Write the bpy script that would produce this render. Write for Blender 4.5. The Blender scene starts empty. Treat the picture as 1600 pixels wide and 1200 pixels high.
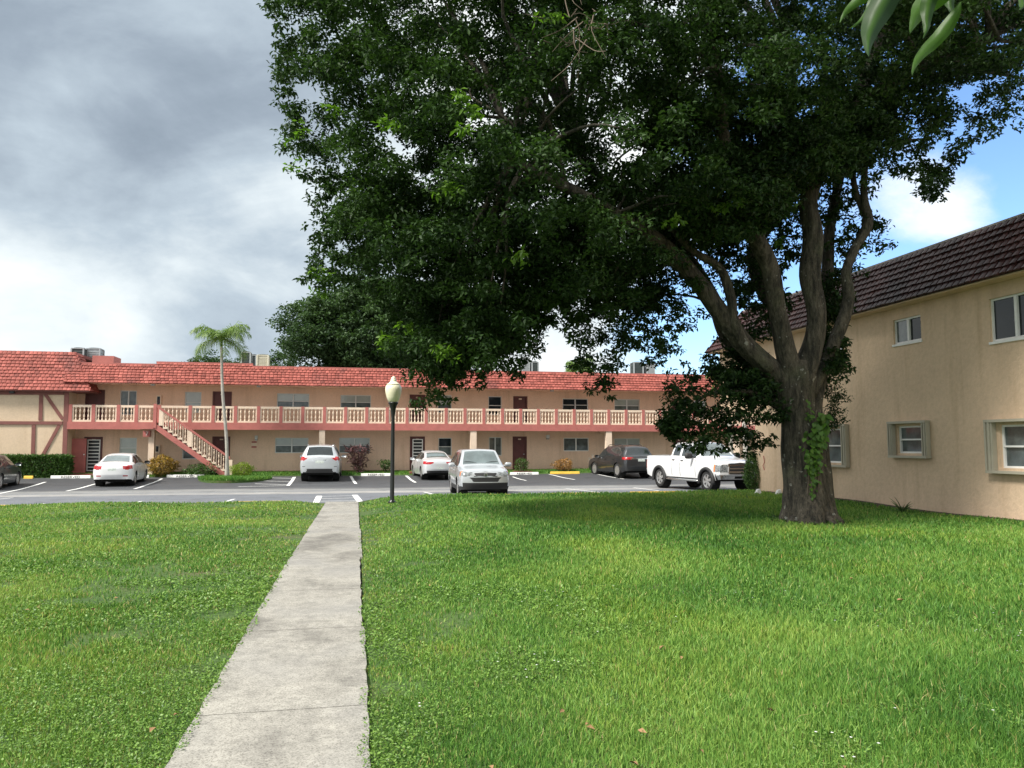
import bpy, math, random
import numpy as np
from mathutils import Vector, Matrix
random.seed(7); rng = np.random.default_rng(7)
scene = bpy.context.scene
COL = scene.collection
R = math.radians
# ------------------------------------------------------------------ camera
YAW = R(11.6); PITCH = math.atan(97/1200.0); CZ = 1.78
sa, ca = math.sin(YAW), math.cos(YAW)
cp, sp = math.cos(PITCH), math.sin(PITCH)
cam = bpy.data.cameras.new("camera"); cam.sensor_width = 36; cam.lens = 27.0
cam.clip_end = 3000; cam.clip_start = 0.05
co = bpy.data.objects.new("camera", cam); COL.objects.link(co)
co.location = (0, 0, CZ); co.rotation_euler = (math.pi/2 + PITCH, 0, -YAW)
scene.camera = co
def ray(px, py):
    a, b = (px-800)/1200.0, (600-py)/1200.0
    f = cp - b*sp; up = sp + b*cp
    return (sa*f + ca*a, ca*f - sa*a, up)
def onY(px, py, Y):      # point of a wall standing along X at distance Y
    d = ray(px, py); t = Y/d[1]; return (d[0]*t, CZ + d[2]*t)
def onX(px, py, X):
    d = ray(px, py); t = X/d[0]; return (d[1]*t, CZ + d[2]*t)
def XY(px, Y, py=700): return onY(px, py, Y)[0]
def at(px, py, dep):     # point at horizontal depth
    d = ray(px, py); f = d[0]*sa + d[1]*ca; t = dep/f
    return Vector((d[0]*t, d[1]*t, CZ + d[2]*t))
def sstep(a, b, x):
    t = np.clip((x-a)/(b-a), 0, 1); return t*t*(3-2*t)
def lotz(X, Y):
    z = -.08*sstep(27, 34, Y) + .08*sstep(36.5, 40.5, Y) + .14*sstep(40, 43.6, Y) + .12*sstep(43.3, 45.6, Y)
    return z + .06*sstep(8, 16, X)*sstep(36, 41, Y)
def pathz(Y): return .14 - .125*sstep(11, 24.9, Y)
def lawnz(X, Y):
    near = .14 + 0*Y
    left = .14 - .04*sstep(8, 24, Y)
    right = .14 + .07*sstep(8, 22, Y)
    w = sstep(-2.0, 3.0, X)
    base = left*(1-w) + right*w
    k = sstep(.4, 1.6, np.abs(X+.45))            # ease down to the path
    bump = .018*np.sin(X*1.3+Y*.7)+.014*np.sin(X*.6-Y*1.1+2)
    return (pathz(Y)+.0)*(1-k) + base*k + bump*k
def gp(px, py, fn=lotz):
    z = 0.0
    d = ray(px, py)
    for _ in range(30):
        t = (z-CZ)/d[2]; X, Y = d[0]*t, d[1]*t
        z = .5*z + .5*float(fn(X, Y))
    return X, Y, z
# ------------------------------------------------------------------ helpers
WM = {}
def tag(o, label=None, cat=None, group=None, kind=None):
    if label: o["label"] = label
    if cat: o["category"] = cat
    if group: o["group"] = group
    if kind: o["kind"] = kind
    return o
def thing(name, label, cat, loc=(0, 0, 0), rz=0, group=None):
    o = bpy.data.objects.new(name, None); COL.objects.link(o)
    o.empty_display_size = .2
    o.location = loc; o.rotation_euler = (0, 0, rz)
    WM[o] = Matrix.Translation(Vector(loc)) @ Matrix.Rotation(rz, 4, 'Z')
    return tag(o, label, cat, group)
def link(name, me, mat, parent=None, local=False):
    o = bpy.data.objects.new(name, me); COL.objects.link(o)
    if mat is not None and not me.materials: me.materials.append(mat)
    if parent is not None:
        o.parent = parent
        if not local:
            o.matrix_parent_inverse = WM[parent].inverted()
        WM[o] = Matrix.Identity(4) if not local else WM[parent].copy()
    else: WM[o] = Matrix.Identity(4)
    return o
class MB:
    def __init__(s): s.v = []; s.f = []; s.r = []; s.cur = .5
    def vs(s, pts):
        b = len(s.v); s.v += [tuple(p) for p in pts]; s.r += [s.cur]*len(pts); return b
    def quad(s, a, b, c, d): i = s.vs([a, b, c, d]); s.f.append((i, i+1, i+2, i+3))
    def poly(s, pts): i = s.vs(pts); s.f.append(tuple(range(i, i+len(pts))))
    def hexa(s, p):           # 8 corners: bottom 4 (ccw), top 4
        i = s.vs(p)
        for q in ((3, 2, 1, 0), (4, 5, 6, 7), (0, 1, 5, 4), (1, 2, 6, 5), (2, 3, 7, 6), (3, 0, 4, 7)):
            s.f.append(tuple(i+k for k in q))
    def box(s, x0, x1, y0, y1, z0, z1):
        s.hexa([(x0, y0, z0), (x1, y0, z0), (x1, y1, z0), (x0, y1, z0), (x0, y0, z1), (x1, y0, z1), (x1, y1, z1), (x0, y1, z1)])
    def bar(s, a, b, w, h, up=(0, 0, 1)):   # box beam between two points
        a, b = Vector(a), Vector(b); d = (b-a).normalized()
        u = Vector(up); n = d.cross(u)
        if n.length < 1e-4: n = d.cross(Vector((1, 0, 0)))
        n.normalize(); u = n.cross(d).normalized()
        n = n*w/2; u = u*h/2
        s.hexa([a-n-u, b-n-u, b+n-u, a+n-u, a-n+u, b-n+u, b+n+u, a+n+u])
    def tube(s, pts, rad, sides=8, cap=True, lump=0, seed=0, flut=None):
        pts = [Vector(p) for p in pts]; n = len(pts)
        if not hasattr(rad, '__len__'): rad = [rad]*n
        t0 = (pts[1]-pts[0]).normalized()
        ref = Vector((1, 0, 0)) if abs(t0.x) < .9 else Vector((0, 1, 0))
        u = t0.cross(ref).normalized(); rings = []
        for i in range(n):
            t = (pts[min(i+1, n-1)]-pts[max(i-1, 0)]).normalized()
            u = (u - t*u.dot(t)).normalized(); w = t.cross(u)
            ring = []
            for k in range(sides):
                a = 2*math.pi*k/sides; r = rad[i]
                if lump: r *= 1+lump*(math.sin(a*2+i*.31+seed)+.6*math.sin(a*3-i*.47+seed*2)+.35*math.sin(a*5+i*.8+seed))
                if flut: r *= flut(a, i)
                ring.append(pts[i]+u*math.cos(a)*r+w*math.sin(a)*r)
            rings.append(s.vs(ring))
        for i in range(n-1):
            for k in range(sides):
                k2 = (k+1) % sides
                s.f.append((rings[i]+k, rings[i]+k2, rings[i+1]+k2, rings[i+1]+k))
        if cap:
            s.f.append(tuple(rings[0]+k for k in reversed(range(sides))))
            s.f.append(tuple(rings[-1]+k for k in range(sides)))
    def lathe(s, prof, c, sides=16, axis='z', cap=True):
        c = Vector(c); rings = []
        for r, h in prof:
            ring = []
            for k in range(sides):
                a = 2*math.pi*k/sides
                if axis == 'z': ring.append(c+Vector((r*math.cos(a), r*math.sin(a), h)))
                else: ring.append(c+Vector((r*math.cos(a), h, r*math.sin(a))))
            rings.append(s.vs(ring))
        for i in range(len(prof)-1):
            for k in range(sides):
                k2 = (k+1) % sides
                q = (rings[i]+k, rings[i]+k2, rings[i+1]+k2, rings[i+1]+k)
                s.f.append(q if axis == 'z' else q[::-1])
        if cap:
            s.f.append(tuple(rings[0]+k for k in reversed(range(sides))))
            s.f.append(tuple(rings[-1]+k for k in range(sides)))
    def mesh(s, name, smooth=False):
        me = bpy.data.meshes.new(name); me.from_pydata(s.v, [], s.f); me.update()
        at_ = me.attributes.new("rnd", 'FLOAT', 'POINT'); at_.data.foreach_set("value", s.r)
        if smooth: me.polygons.foreach_set("use_smooth", [True]*len(me.polygons))
        return me
    def build(s, name, mat, parent=None, smooth=False, local=False):
        return link(name, s.mesh(name, smooth), mat, parent, local)
def np_mesh(name, V, F, rnd=None, smooth=False):   # V (n,3), F (m,k) index array
    me = bpy.data.meshes.new(name); m, k = F.shape
    me.vertices.add(len(V)); me.vertices.foreach_set("co", V.astype(np.float32).ravel())
    me.loops.add(m*k); me.loops.foreach_set("vertex_index", F.astype(np.int32).ravel())
    me.polygons.add(m); me.polygons.foreach_set("loop_start", np.arange(0, m*k, k, dtype=np.int32))
    me.update(calc_edges=True)
    if rnd is not None:
        a = me.attributes.new("rnd", 'FLOAT', 'POINT'); a.data.foreach_set("value", rnd.astype(np.float32))
    if smooth: me.polygons.foreach_set("use_smooth", np.ones(m, dtype=bool))
    return me
# ------------------------------------------------------------------ materials
def nt(name):
    m = bpy.data.materials.new(name); m.use_nodes = True; t = m.node_tree
    return m, t, t.nodes["Principled BSDF"]
def nd(t, typ, **kw):
    n = t.nodes.new(typ)
    for k, v in kw.items():
        if k in n.inputs: n.inputs[k].default_value = v
        else: setattr(n, k, v)
    return n
def noise(t, scale, detail=4, rough=.55, coord='Object', sc=(1, 1, 1)):
    tc = nd(t, 'ShaderNodeTexCoord'); mp = nd(t, 'ShaderNodeMapping'); mp.inputs['Scale'].default_value = sc
    t.links.new(tc.outputs[coord], mp.inputs[0])
    n = nd(t, 'ShaderNodeTexNoise', Scale=scale, Detail=detail, Roughness=rough)
    t.links.new(mp.outputs[0], n.inputs['Vector']); return n
def ramp(t, src, stops):
    r = nd(t, 'ShaderNodeValToRGB'); e = r.color_ramp.elements
    while len(e) < len(stops): e.new(.5)
    for el, (p, c) in zip(e, stops):
        el.position = p; el.color = (*c, 1) if len(c) == 3 else c
    t.links.new(src, r.inputs[0]); return r
def mixc(t, fac, a, b, mode='MIX'):
    m = nd(t, 'ShaderNodeMix', data_type='RGBA', blend_type=mode)
    if isinstance(fac, (int, float)): m.inputs[0].default_value = fac
    else: t.links.new(fac, m.inputs[0])
    for i, c in ((6, a), (7, b)):
        if isinstance(c, tuple): m.inputs[i].default_value = (*c, 1)
        else: t.links.new(c, m.inputs[i])
    return m.outputs[2]
def bump(t, bs, src, strength, dist=.02):
    b = nd(t, 'ShaderNodeBump', Strength=strength, Distance=dist)
    t.links.new(src, b.inputs['Height']); t.links.new(b.outputs[0], bs.inputs['Normal'])
def mat(name, c, rough=.6, metal=0, var=.12, scale=3, bmp=0, bscale=40, coat=0, spec=.5):
    m, t, b = nt(name)
    n = noise(t, scale, 5)
    r = ramp(t, n.outputs[0], [(.3, tuple(x*(1-var) for x in c)), (.7, tuple(min(1, x*(1+var)) for x in c))])
    t.links.new(r.outputs[0], b.inputs['Base Color'])
    b.inputs['Roughness'].default_value = rough; b.inputs['Metallic'].default_value = metal
    b.inputs['Coat Weight'].default_value = coat; b.inputs['Coat Roughness'].default_value = .04
    b.inputs['Specular IOR Level'].default_value = spec
    if bmp:
        n2 = noise(t, bscale, 3); bump(t, b, n2.outputs[0], bmp)
    return m
def stucco(name, c, stain=(.6, .55, .5), bscale=14, bs=.5, dist=.02):
    m, t, b = nt(name)
    n = noise(t, .7, 6, .6); fine = noise(t, bscale, 5, .65)
    base = ramp(t, n.outputs[0], [(.3, tuple(x*.88 for x in c)), (.65, c)])
    dr = noise(t, 1.0, 5, .6, sc=(2.2, 2.2, .22))
    drr = ramp(t, dr.outputs[0], [(.52, (1, 1, 1)), (.75, (.82, .79, .75))])
    o = mixc(t, 1.0, base.outputs[0], drr.outputs[0], 'MULTIPLY')
    fr = ramp(t, fine.outputs[0], [(.35, (.9, .9, .9)), (.6, (1, 1, 1))])
    o = mixc(t, 1.0, o, fr.outputs[0], 'MULTIPLY')
    t.links.new(o, b.inputs['Base Color']); b.inputs['Roughness'].default_value = .93
    b.inputs['Specular IOR Level'].default_value = .2
    bump(t, b, fine.outputs[0], bs, dist); return m
def leafmat(name, dark, light, hue=(.35, .45, .05), hf=.0, trans=.25, rough=.45, spec=.35):
    m, t, b = nt(name)
    at_ = nd(t, 'ShaderNodeAttribute', attribute_name='rnd')
    r = ramp(t, at_.outputs['Fac'], [(0, dark), (.7, light), (.96, light), (1.0, hue if hf else light)])
    t.links.new(r.outputs[0], b.inputs['Base Color'])
    b.inputs['Roughness'].default_value = rough; b.inputs['Specular IOR Level'].default_value = spec
    tr = nd(t, 'ShaderNodeBsdfTranslucent')
    br = mixc(t, 1.0, r.outputs[0], (1.3, 1.5, .7), 'MULTIPLY')
    t.links.new(br, tr.inputs[0])
    mx = nd(t, 'ShaderNodeMixShader'); mx.inputs[0].default_value = trans
    t.links.new(b.outputs[0], mx.inputs[1]); t.links.new(tr.outputs[0], mx.inputs[2])
    t.links.new(mx.outputs[0], t.nodes['Material Output'].inputs[0]); return m
def tilemat(name, c, dark, stainlo=.50, rough=.75, spec=.3):
    m, t, b = nt(name)
    at_ = nd(t, 'ShaderNodeAttribute', attribute_name='rnd')
    r = ramp(t, at_.outputs['Fac'], [(0, tuple(x*.66 for x in c)), (.5, c), (1, tuple(min(1, x*1.25+.01) for x in c))])
    n = noise(t, .55, 6, .65, sc=(1, 1, .6)); n2 = noise(t, 9, 4)
    st = ramp(t, n.outputs[0], [(stainlo, (0, 0, 0)), (stainlo+.16, (.75, .75, .75))])
    o = mixc(t, st.outputs[0], r.outputs[0], dark)
    f = ramp(t, n2.outputs[0], [(.3, (.72, .72, .72)), (.65, (1, 1, 1))])
    o = mixc(t, 1.0, o, f.outputs[0], 'MULTIPLY')
    t.links.new(o, b.inputs['Base Color']); b.inputs['Roughness'].default_value = rough
    b.inputs['Specular IOR Level'].default_value = spec
    return m
M = {}
M['wall'] = stucco('facade_stucco', (.80, .57, .425), bs=.25)
M['wing'] = stucco('wing_stucco', (.68, .53, .38), bs=.4)
M['side'] = stucco('side_stucco', (.71, .53, .37), bscale=9, bs=.55, dist=.025)
M['trim'] = mat('dusty_red_paint', (.42, .135, .115), .75, var=.12)
M['timber'] = mat('brown_red_timber', (.20, .075, .062), .75)
M['beige'] = mat('cream_paint', (.74, .585, .455), .75, var=.08)
M['door'] = mat('maroon_paint', (.105, .028, .026), .5, var=.15)
M['white'] = mat('white_paint', (.78, .78, .76), .5, var=.05)
M['alu'] = mat('window_aluminium', (.60, .61, .60), .4, var=.05)
M['shutter'] = mat('putty_shutter_metal', (.40, .37, .29), .5, var=.08)
M['tile'] = tilemat('red_roof_tile', (.335, .092, .072), (.11, .048, .045), .57)
M['tile_dark'] = tilemat('weathered_dark_tile', (.060, .024, .022), (.022, .014, .015), .50, .42, .22)
M['glass'] = mat('dark_glass', (.012, .018, .021), .04, var=.4, scale=1.2, spec=.35)
M['glass_blind'] = mat('glass_with_blind', (.36, .40, .38), .12, var=.12, scale=2, coat=1)
M['glass_mid'] = mat('glass_with_curtain', (.085, .105, .105), .08, var=.45, scale=3.5, coat=.35)
M['black'] = mat('black_enamel', (.012, .014, .014), .35)
M['globe'] = mat('cream_acrylic', (.78, .74, .55), .35, var=.05)
M['steel'] = mat('galvanised_steel', (.42, .44, .45), .45, metal=.6, var=.1)
M['acdark'] = mat('condenser_grille', (.06, .075, .075), .6)
M['acbeige'] = mat('condenser_beige', (.55, .52, .42), .6)
M['linewhite'] = mat('road_marking_white', (.74, .74, .72), .8, var=.14, scale=8)
M['yellow'] = mat('kerb_yellow', (.72, .46, .06), .75, var=.15, scale=5)
M['stopwhite'] = mat('stop_white', (.80, .79, .76), .8, var=.1, scale=6)
M['concrete'] = mat('walk_concrete', (.34, .32, .29), .9, bmp=.2)
M['redslab'] = mat('red_slab_paint', (.22, .07, .06), .8)
M['soil'] = mat('bare_soil', (.07, .05, .035), .95, var=.35, bmp=.6)
M['wood'] = mat('twig_wood', (.13, .10, .075), .9)
M['palmtrunk'] = mat('palm_trunk', (.36, .34, .30), .9, var=.25, scale=6, bmp=.4, bscale=14)
# ------------------------------------------------------------------ world
SUNDIR = Vector((-.58, -.29, .76)).normalized()      # towards the sun
w = bpy.data.worlds.new("World"); scene.world = w; w.use_nodes = True
t = w.node_tree; bg = t.nodes['Background']; L = t.links.new
sky = nd(t, 'ShaderNodeTexSky', sky_type='NISHITA'); sky.sun_disc = False
sky.sun_elevation = math.asin(SUNDIR.z); sky.sun_rotation = math.atan2(SUNDIR.x, SUNDIR.y)
sky.air_density = 1.0; sky.dust_density = .6; sky.ozone_density = 1.6
tc = nd(t, 'ShaderNodeTexCoord'); sep = nd(t, 'ShaderNodeSeparateXYZ'); L(tc.outputs['Generated'], sep.inputs[0])
def mth(op, a, b=None, c=None, clamp=False):
    n = nd(t, 'ShaderNodeMath', operation=op); n.use_clamp = clamp
    for i, x in enumerate((a, b, c)):
        if x is None: continue
        if isinstance(x, (int, float)): n.inputs[i].default_value = x
        else: L(x, n.inputs[i])
    return n.outputs[0]
zz = mth('ADD', mth('MAXIMUM', sep.outputs[2], 0.0), .22)
cx = mth('DIVIDE', sep.outputs[0], zz); cy = mth('DIVIDE', sep.outputs[1], zz)
cmb = nd(t, 'ShaderNodeCombineXYZ'); L(cx, cmb.inputs[0]); L(cy, cmb.inputs[1])
def wn(scale, det, rough, off):
    mp = nd(t, 'ShaderNodeMapping'); mp.inputs['Location'].default_value = off; L(cmb.outputs[0], mp.inputs[0])
    n = nd(t, 'ShaderNodeTexNoise', Scale=scale, Detail=det, Roughness=rough); n.inputs['Distortion'].default_value = .25
    L(mp.outputs[0], n.inputs['Vector']); return n.outputs[0]
def lobe(px, py, rad):    # 1 at that direction falling to 0 at rad radians
    d = Vector(ray(px, py)).normalized()
    vd = nd(t, 'ShaderNodeVectorMath', operation='DOT_PRODUCT'); L(tc.outputs['Generated'], vd.inputs[0]); vd.inputs[1].default_value = d
    mr = nd(t, 'ShaderNodeMapRange', interpolation_type='SMOOTHSTEP')
    mr.inputs['From Min'].default_value = math.cos(rad); mr.inputs['From Max'].default_value = 1
    L(vd.outputs['Value'], mr.inputs['Value']); return mr.outputs[0]
def dn(scale, det, rough, off):
    mp = nd(t, 'ShaderNodeMapping'); mp.inputs['Location'].default_value = off; mp.inputs['Scale'].default_value = (1, 1, 1.9); L(tc.outputs['Generated'], mp.inputs[0])
    n = nd(t, 'ShaderNodeTexNoise', Scale=scale, Detail=det, Roughness=rough); n.inputs['Distortion'].default_value = .35
    L(mp.outputs[0], n.inputs['Vector']); return n.outputs[0]
n1 = mth('ADD', mth('MULTIPLY', dn(2.3, 10, .56, (3.1, 1.7, 0)), .72), mth('MULTIPLY', dn(6.5, 8, .6, (1, 5, 2)), .28)); n2 = wn(.9, 6, .5, (7.3, 4.2, 0)); n3 = mth('ADD', mth('MULTIPLY', dn(3.2, 10, .6, (5.3, 2.2, 0)), .75), mth('MULTIPLY', dn(9, 6, .6, (2, 2, 1)), .25))
blue = mth('ADD', mth('MULTIPLY', lobe(1580, 260, .50), 1.15), mth('MULTIPLY', lobe(1060, 560, .16), .62))
blue = mth('SUBTRACT', mth('ADD', blue, mth('MULTIPLY', lobe(250, 540, .13), .25)), mth('ADD', mth('MULTIPLY', lobe(1490, 280, .10), .27), mth('MULTIPLY', lobe(1390, 385, .14), .34)))
cover = mth('SUBTRACT', mth('ADD', mth('MULTIPLY', n3, 1.0), .42), mth('MULTIPLY', blue, .62))
cm = nd(t, 'ShaderNodeMapRange', interpolation_type='SMOOTHSTEP'); L(cover, cm.inputs['Value'])
cm.inputs['From Min'].default_value = .40; cm.inputs['From Max'].default_value = .66
dark = mth('ADD', mth('MULTIPLY', lobe(330, 270, .38), .24), mth('MULTIPLY', lobe(110, 110, .34), .13))
bright = mth('ADD', mth('ADD', mth('MULTIPLY', lobe(60, 400, .20), .12), mth('MULTIPLY', lobe(400, 360, .14), .16)), mth('ADD', mth('MULTIPLY', lobe(1440, 320, .3), .28), mth('MULTIPLY', lobe(90, 190, .08), .10)))
br = mth('ADD', mth('SUBTRACT', mth('ADD', mth('MULTIPLY', n1, 1.15), mth('MULTIPLY', n2, .35)), dark), bright)
cr = ramp(t, br, [(.24, (1.25, 1.55, 1.9)), (.38, (1.75, 2.1, 2.5)), (.52, (2.55, 3.0, 3.4)), (.66, (3.9, 4.3, 4.5)), (.84, (5.3, 5.5, 5.5))])
skc = mixc(t, 1.0, sky.outputs[0], (.86, 1.02, 1.2), 'MULTIPLY')
mixw = mixc(t, cm.outputs[0], skc, cr.outputs[0])
L(mixw, bg.inputs['Color']); bg.inputs['Strength'].default_value = .085
sun = bpy.data.lights.new("sun", 'SUN'); sun.energy = 2.6; sun.angle = R(12); sun.color = (1, .95, .87)
so = bpy.data.objects.new("sun", sun); COL.objects.link(so)
so.rotation_euler = (-SUNDIR).to_track_quat('-Z', 'Y').to_euler(); so.location = (0, 0, 30)
scene.view_settings.view_transform = 'Standard'; scene.view_settings.look = 'None'
scene.view_settings.gamma = 1; scene.view_settings.exposure = 1.36
scene.render.engine = 'CYCLES'; scene.cycles.use_denoising = True
# ------------------------------------------------------------------ ground
def sheet(name, xs, ys, zf, m, kind='structure'):
    X, Y = np.meshgrid(np.array(xs), np.array(ys)); Z = zf(X, Y)
    V = np.stack([X.ravel(), Y.ravel(), (Z+0*X).ravel()], 1); nx, ny = len(xs), len(ys)
    i = np.arange((ny-1)*(nx-1)); r, c = i//(nx-1), i % (nx-1); a = r*nx+c
    F = np.stack([a, a+1, a+1+nx, a+nx], 1)
    o = link(name, np_mesh(name, V, F, smooth=True), m); o['kind'] = kind; return o
# far ground
gm, t_, b_ = nt('far_ground'); n_ = noise(t_, .08, 5)
r_ = ramp(t_, n_.outputs[0], [(.35, (.05, .075, .03)), (.65, (.10, .10, .07))]); t_.links.new(r_.outputs[0], b_.inputs['Base Color'])
b_.inputs['Roughness'].default_value = 1
sheet('ground', [-900, -60, -20, 0, 20, 60, 900], [-900, -60, -20, 0, 20, 60, 900], lambda X, Y: -.25, gm)
# asphalt lot: dark sealed stalls, pale worn drainage band, grey-blue lane
am, t_, b_ = nt('car_park_asphalt')
g_ = nd(t_, 'ShaderNodeNewGeometry'); s_ = nd(t_, 'ShaderNodeSeparateXYZ'); t_.links.new(g_.outputs['Position'], s_.inputs[0])
wob = noise(t_, .5, 5, .6, sc=(.25, 1, 1)); fine = noise(t_, 60, 3); streak = noise(t_, 1.6, 6, .65, sc=(.12, 1.3, 1))
def mt(tt, op, a, b=None, clamp=False):
    n = nd(tt, 'ShaderNodeMath', operation=op); n.use_clamp = clamp
    for i, x in enumerate((a, b)):
        if x is None: continue
        if isinstance(x, (int, float)): n.inputs[i].default_value = x
        else: tt.links.new(x, n.inputs[i])
    return n.outputs[0]
yy = mt(t_, 'ADD', s_.outputs[1], mt(t_, 'MULTIPLY', mt(t_, 'SUBTRACT', wob.outputs[0], .5), 3.0))
yy = mt(t_, 'DIVIDE', mt(t_, 'SUBTRACT', yy, 26), 14)
rr = ramp(t_, yy, [(0, (.155, .165, .185)), (.32, (.15, .16, .18)), (.37, (.30, .295, .285)), (.43, (.34, .33, .315)), (.47, (.20, .205, .215)), (.60, (.24, .24, .235)), (.68, (.075, .079, .087)), (1, (.058, .061, .067))])
o_ = mixc(t_, 1.0, rr.outputs[0], ramp(t_, streak.outputs[0], [(.3, (.72, .72, .74)), (.7, (1.15, 1.15, 1.13))]).outputs[0], 'MULTIPLY')
o_ = mixc(t_, 1.0, o_, ramp(t_, fine.outputs[0], [(.3, (.72, .72, .72)), (.7, (1.18, 1.18, 1.18))]).outputs[0], 'MULTIPLY')
oil = noise(t_, 1.3, 6, .7); o_ = mixc(t_, 1.0, o_, ramp(t_, oil.outputs[0], [(.34, (.62, .62, .62)), (.46, (1, 1, 1))]).outputs[0], 'MULTIPLY')
t_.links.new(o_, b_.inputs['Base Color']); b_.inputs['Roughness'].default_value = .72; bump(t_, b_, fine.outputs[0], .3, .01)
xs = list(np.linspace(-60, 60, 61)); ys = list(np.linspace(23.4, 44.0, 60))
sheet('car_park', xs, ys, lambda X, Y: lotz(X, Y), am)
# grass strip before the building, red walk slab
grm, t_, b_ = nt('lawn_soil')
n_ = noise(t_, .9, 6, .6); n2_ = noise(t_, 25, 4)
r_ = ramp(t_, n_.outputs[0], [(.3, (.045, .10, .02)), (.55, (.065, .115, .025)), (.70, (.12, .105, .055))])
o_ = mixc(t_, 1.0, r_.outputs[0], ramp(t_, n2_.outputs[0], [(.3, (.6, .6, .55)), (.65, (1.1, 1.1, 1.0))]).outputs[0], 'MULTIPLY')
t_.links.new(o_, b_.inputs['Base Color']); b_.inputs['Roughness'].default_value = 1; bump(t_, b_, n2_.outputs[0], .8, .03)
M['lawnsoil'] = grm
sheet('verge', list(np.linspace(-60, 60, 50)), [43.6, 43.8, 44.3, 45.0, 45.75], lambda X, Y: lotz(X, Y)+.035*(Y > 43.7), grm)
# lawn either side of the path
def pathx(Y):      # left and right edge of the walk
    return -.93+.004*Y, .09+.0035*Y
def lawn_part(name, u0, u1, n, side):
    us = np.linspace(0, 1, n)**1.5; ys = np.linspace(-12, 24.9, 90)
    U, Y = np.meshgrid(us, ys)
    l, r = pathx(Y); X = (l-.0 - U*40) if side < 0 else (r+.0+U*20)
    Z = lawnz(X, Y)-.012
    V = np.stack([X.ravel(), Y.ravel(), Z.ravel()], 1); nx, ny = n, 90
    i = np.arange((ny-1)*(nx-1)); rr_, c = i//(nx-1), i % (nx-1); a = rr_*nx+c
    F = np.stack([a, a+1, a+1+nx, a+nx], 1)
    if side < 0: F = F[:, ::-1]
    # front skirt
    o = link(name, np_mesh(name, V, F, smooth=True), grm); o['kind'] = 'structure'
lawn_part('lawn', 0, 1, 70, -1); lawn_part('lawn', 0, 1, 60, 1)
mb = MB()
for X0 in np.arange(-60, 40, 1.0):
    if -1.5 < X0 < -.5: continue
    if X0 > 33: continue
    z0, z1 = float(lawnz(X0, 24.9))-.012, float(lawnz(X0+1, 24.9))-.012
    if X0 == 0: pass
    mb.quad((X0, 24.9, -.2), (X0, 24.9, z0), (X0+1, 24.9, z1), (X0+1, 24.9, -.2))
tag(mb.build('lawn_edge', grm), kind='structure')
# far right lawn beyond the side building corner is asphalt already
# concrete walk
pm, t_, b_ = nt('walk_concrete_worn')
n_ = noise(t_, 1.1, 7, .65, sc=(.8, .55, 1)); n2_ = noise(t_, 95, 4, .75); n3_ = noise(t_, 9, 8, .75); n4_ = noise(t_, .75, 3, .5, sc=(1, .8, 1))
r_ = ramp(t_, n_.outputs[0], [(.36, (.19, .18, .16)), (.48, (.32, .305, .27)), (.62, (.40, .38, .335))])
o_ = mixc(t_, 1.0, r_.outputs[0], ramp(t_, n3_.outputs[0], [(.34, (.70, .70, .70)), (.6, (1.06, 1.06, 1.06))]).outputs[0], 'MULTIPLY')
o_ = mixc(t_, 1.0, o_, ramp(t_, n2_.outputs[0], [(.38, (.50, .49, .48)), (.52, (1.06, 1.06, 1.06))]).outputs[0], 'MULTIPLY')
gr_ = ramp(t_, n4_.outputs[0], [(.50, (0, 0, 0)), (.66, (.5, .5, .5))])
o_ = mixc(t_, gr_.outputs[0], o_, (.17, .17, .17))
t_.links.new(o_, b_.inputs['Base Color']); b_.inputs['Roughness'].default_value = .88; bump(t_, b_, n2_.outputs[0], .35, .006)
joints = [gp(505, 809, lambda X, Y: pathz(Y))[1], gp(480, 830, lambda X, Y: pathz(Y))[1], gp(480, 875, lambda X, Y: pathz(Y))[1], 9.1, 7.2, 5.05, 3.2, 1.2, -1]
ysl = sorted([24.98, -12] + joints)
mb = MB(); g = .006
rj = random.Random(3)
for k in range(len(ysl)-1):
    y0, y1 = ysl[k]+g, ysl[k+1]-g; n = 14
    off = rj.uniform(-.02, .02)
    for j in range(n):
        a, b = y0+(y1-y0)*j/n, y0+(y1-y0)*(j+1)/n
        (la, ra), (lb, rb) = pathx(a), pathx(b)
        la += off*.3; lb += off*.3; ra += off; rb += off
        e = [.005*math.sin(v*9)+.004*math.sin(v*23) for v in (a, b)]
        za, zb = float(pathz(a))+.022, float(pathz(b))+.022
        mb.hexa([(la+e[0], a, za-.12), (ra-e[0], a, za-.12), (rb-e[1], b, zb-.12), (lb+e[1], b, zb-.12), (la+e[0], a, za), (ra-e[0], a, za), (rb-e[1], b, zb), (lb+e[1], b, zb)])
tag(mb.build('footpath', pm), kind='structure')
mb = MB()
mb.quad((-1.0, -12, .09), (.2, -12, .09), (.2, 24.9, -.05), (-1.0, 24.9, -.05)); 
tag(mb.build('path_bed', M['soil']), kind='structure')
# dirt strip by the side building
mb = MB()
for k in range(60):
    y0 = 6+k*.32; y1 = y0+.32
    w0, w1 = .42+.14*math.sin(y0*2.1)+.07*math.sin(y0*5.3), .42+.14*math.sin(y1*2.1)+.07*math.sin(y1*5.3)
    if y1 > 24.5: break
    mb.quad((14.05-w0, y0, float(lawnz(14-w0, y0))+.006), (14.05, y0, float(lawnz(14, y0))+.03), (14.05, y1, float(lawnz(14, y1))+.03), (14.05-w1, y1, float(lawnz(14-w1, y1))+.006))
tag(mb.build('dirt_strip', M['soil']), kind='structure')
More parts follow.
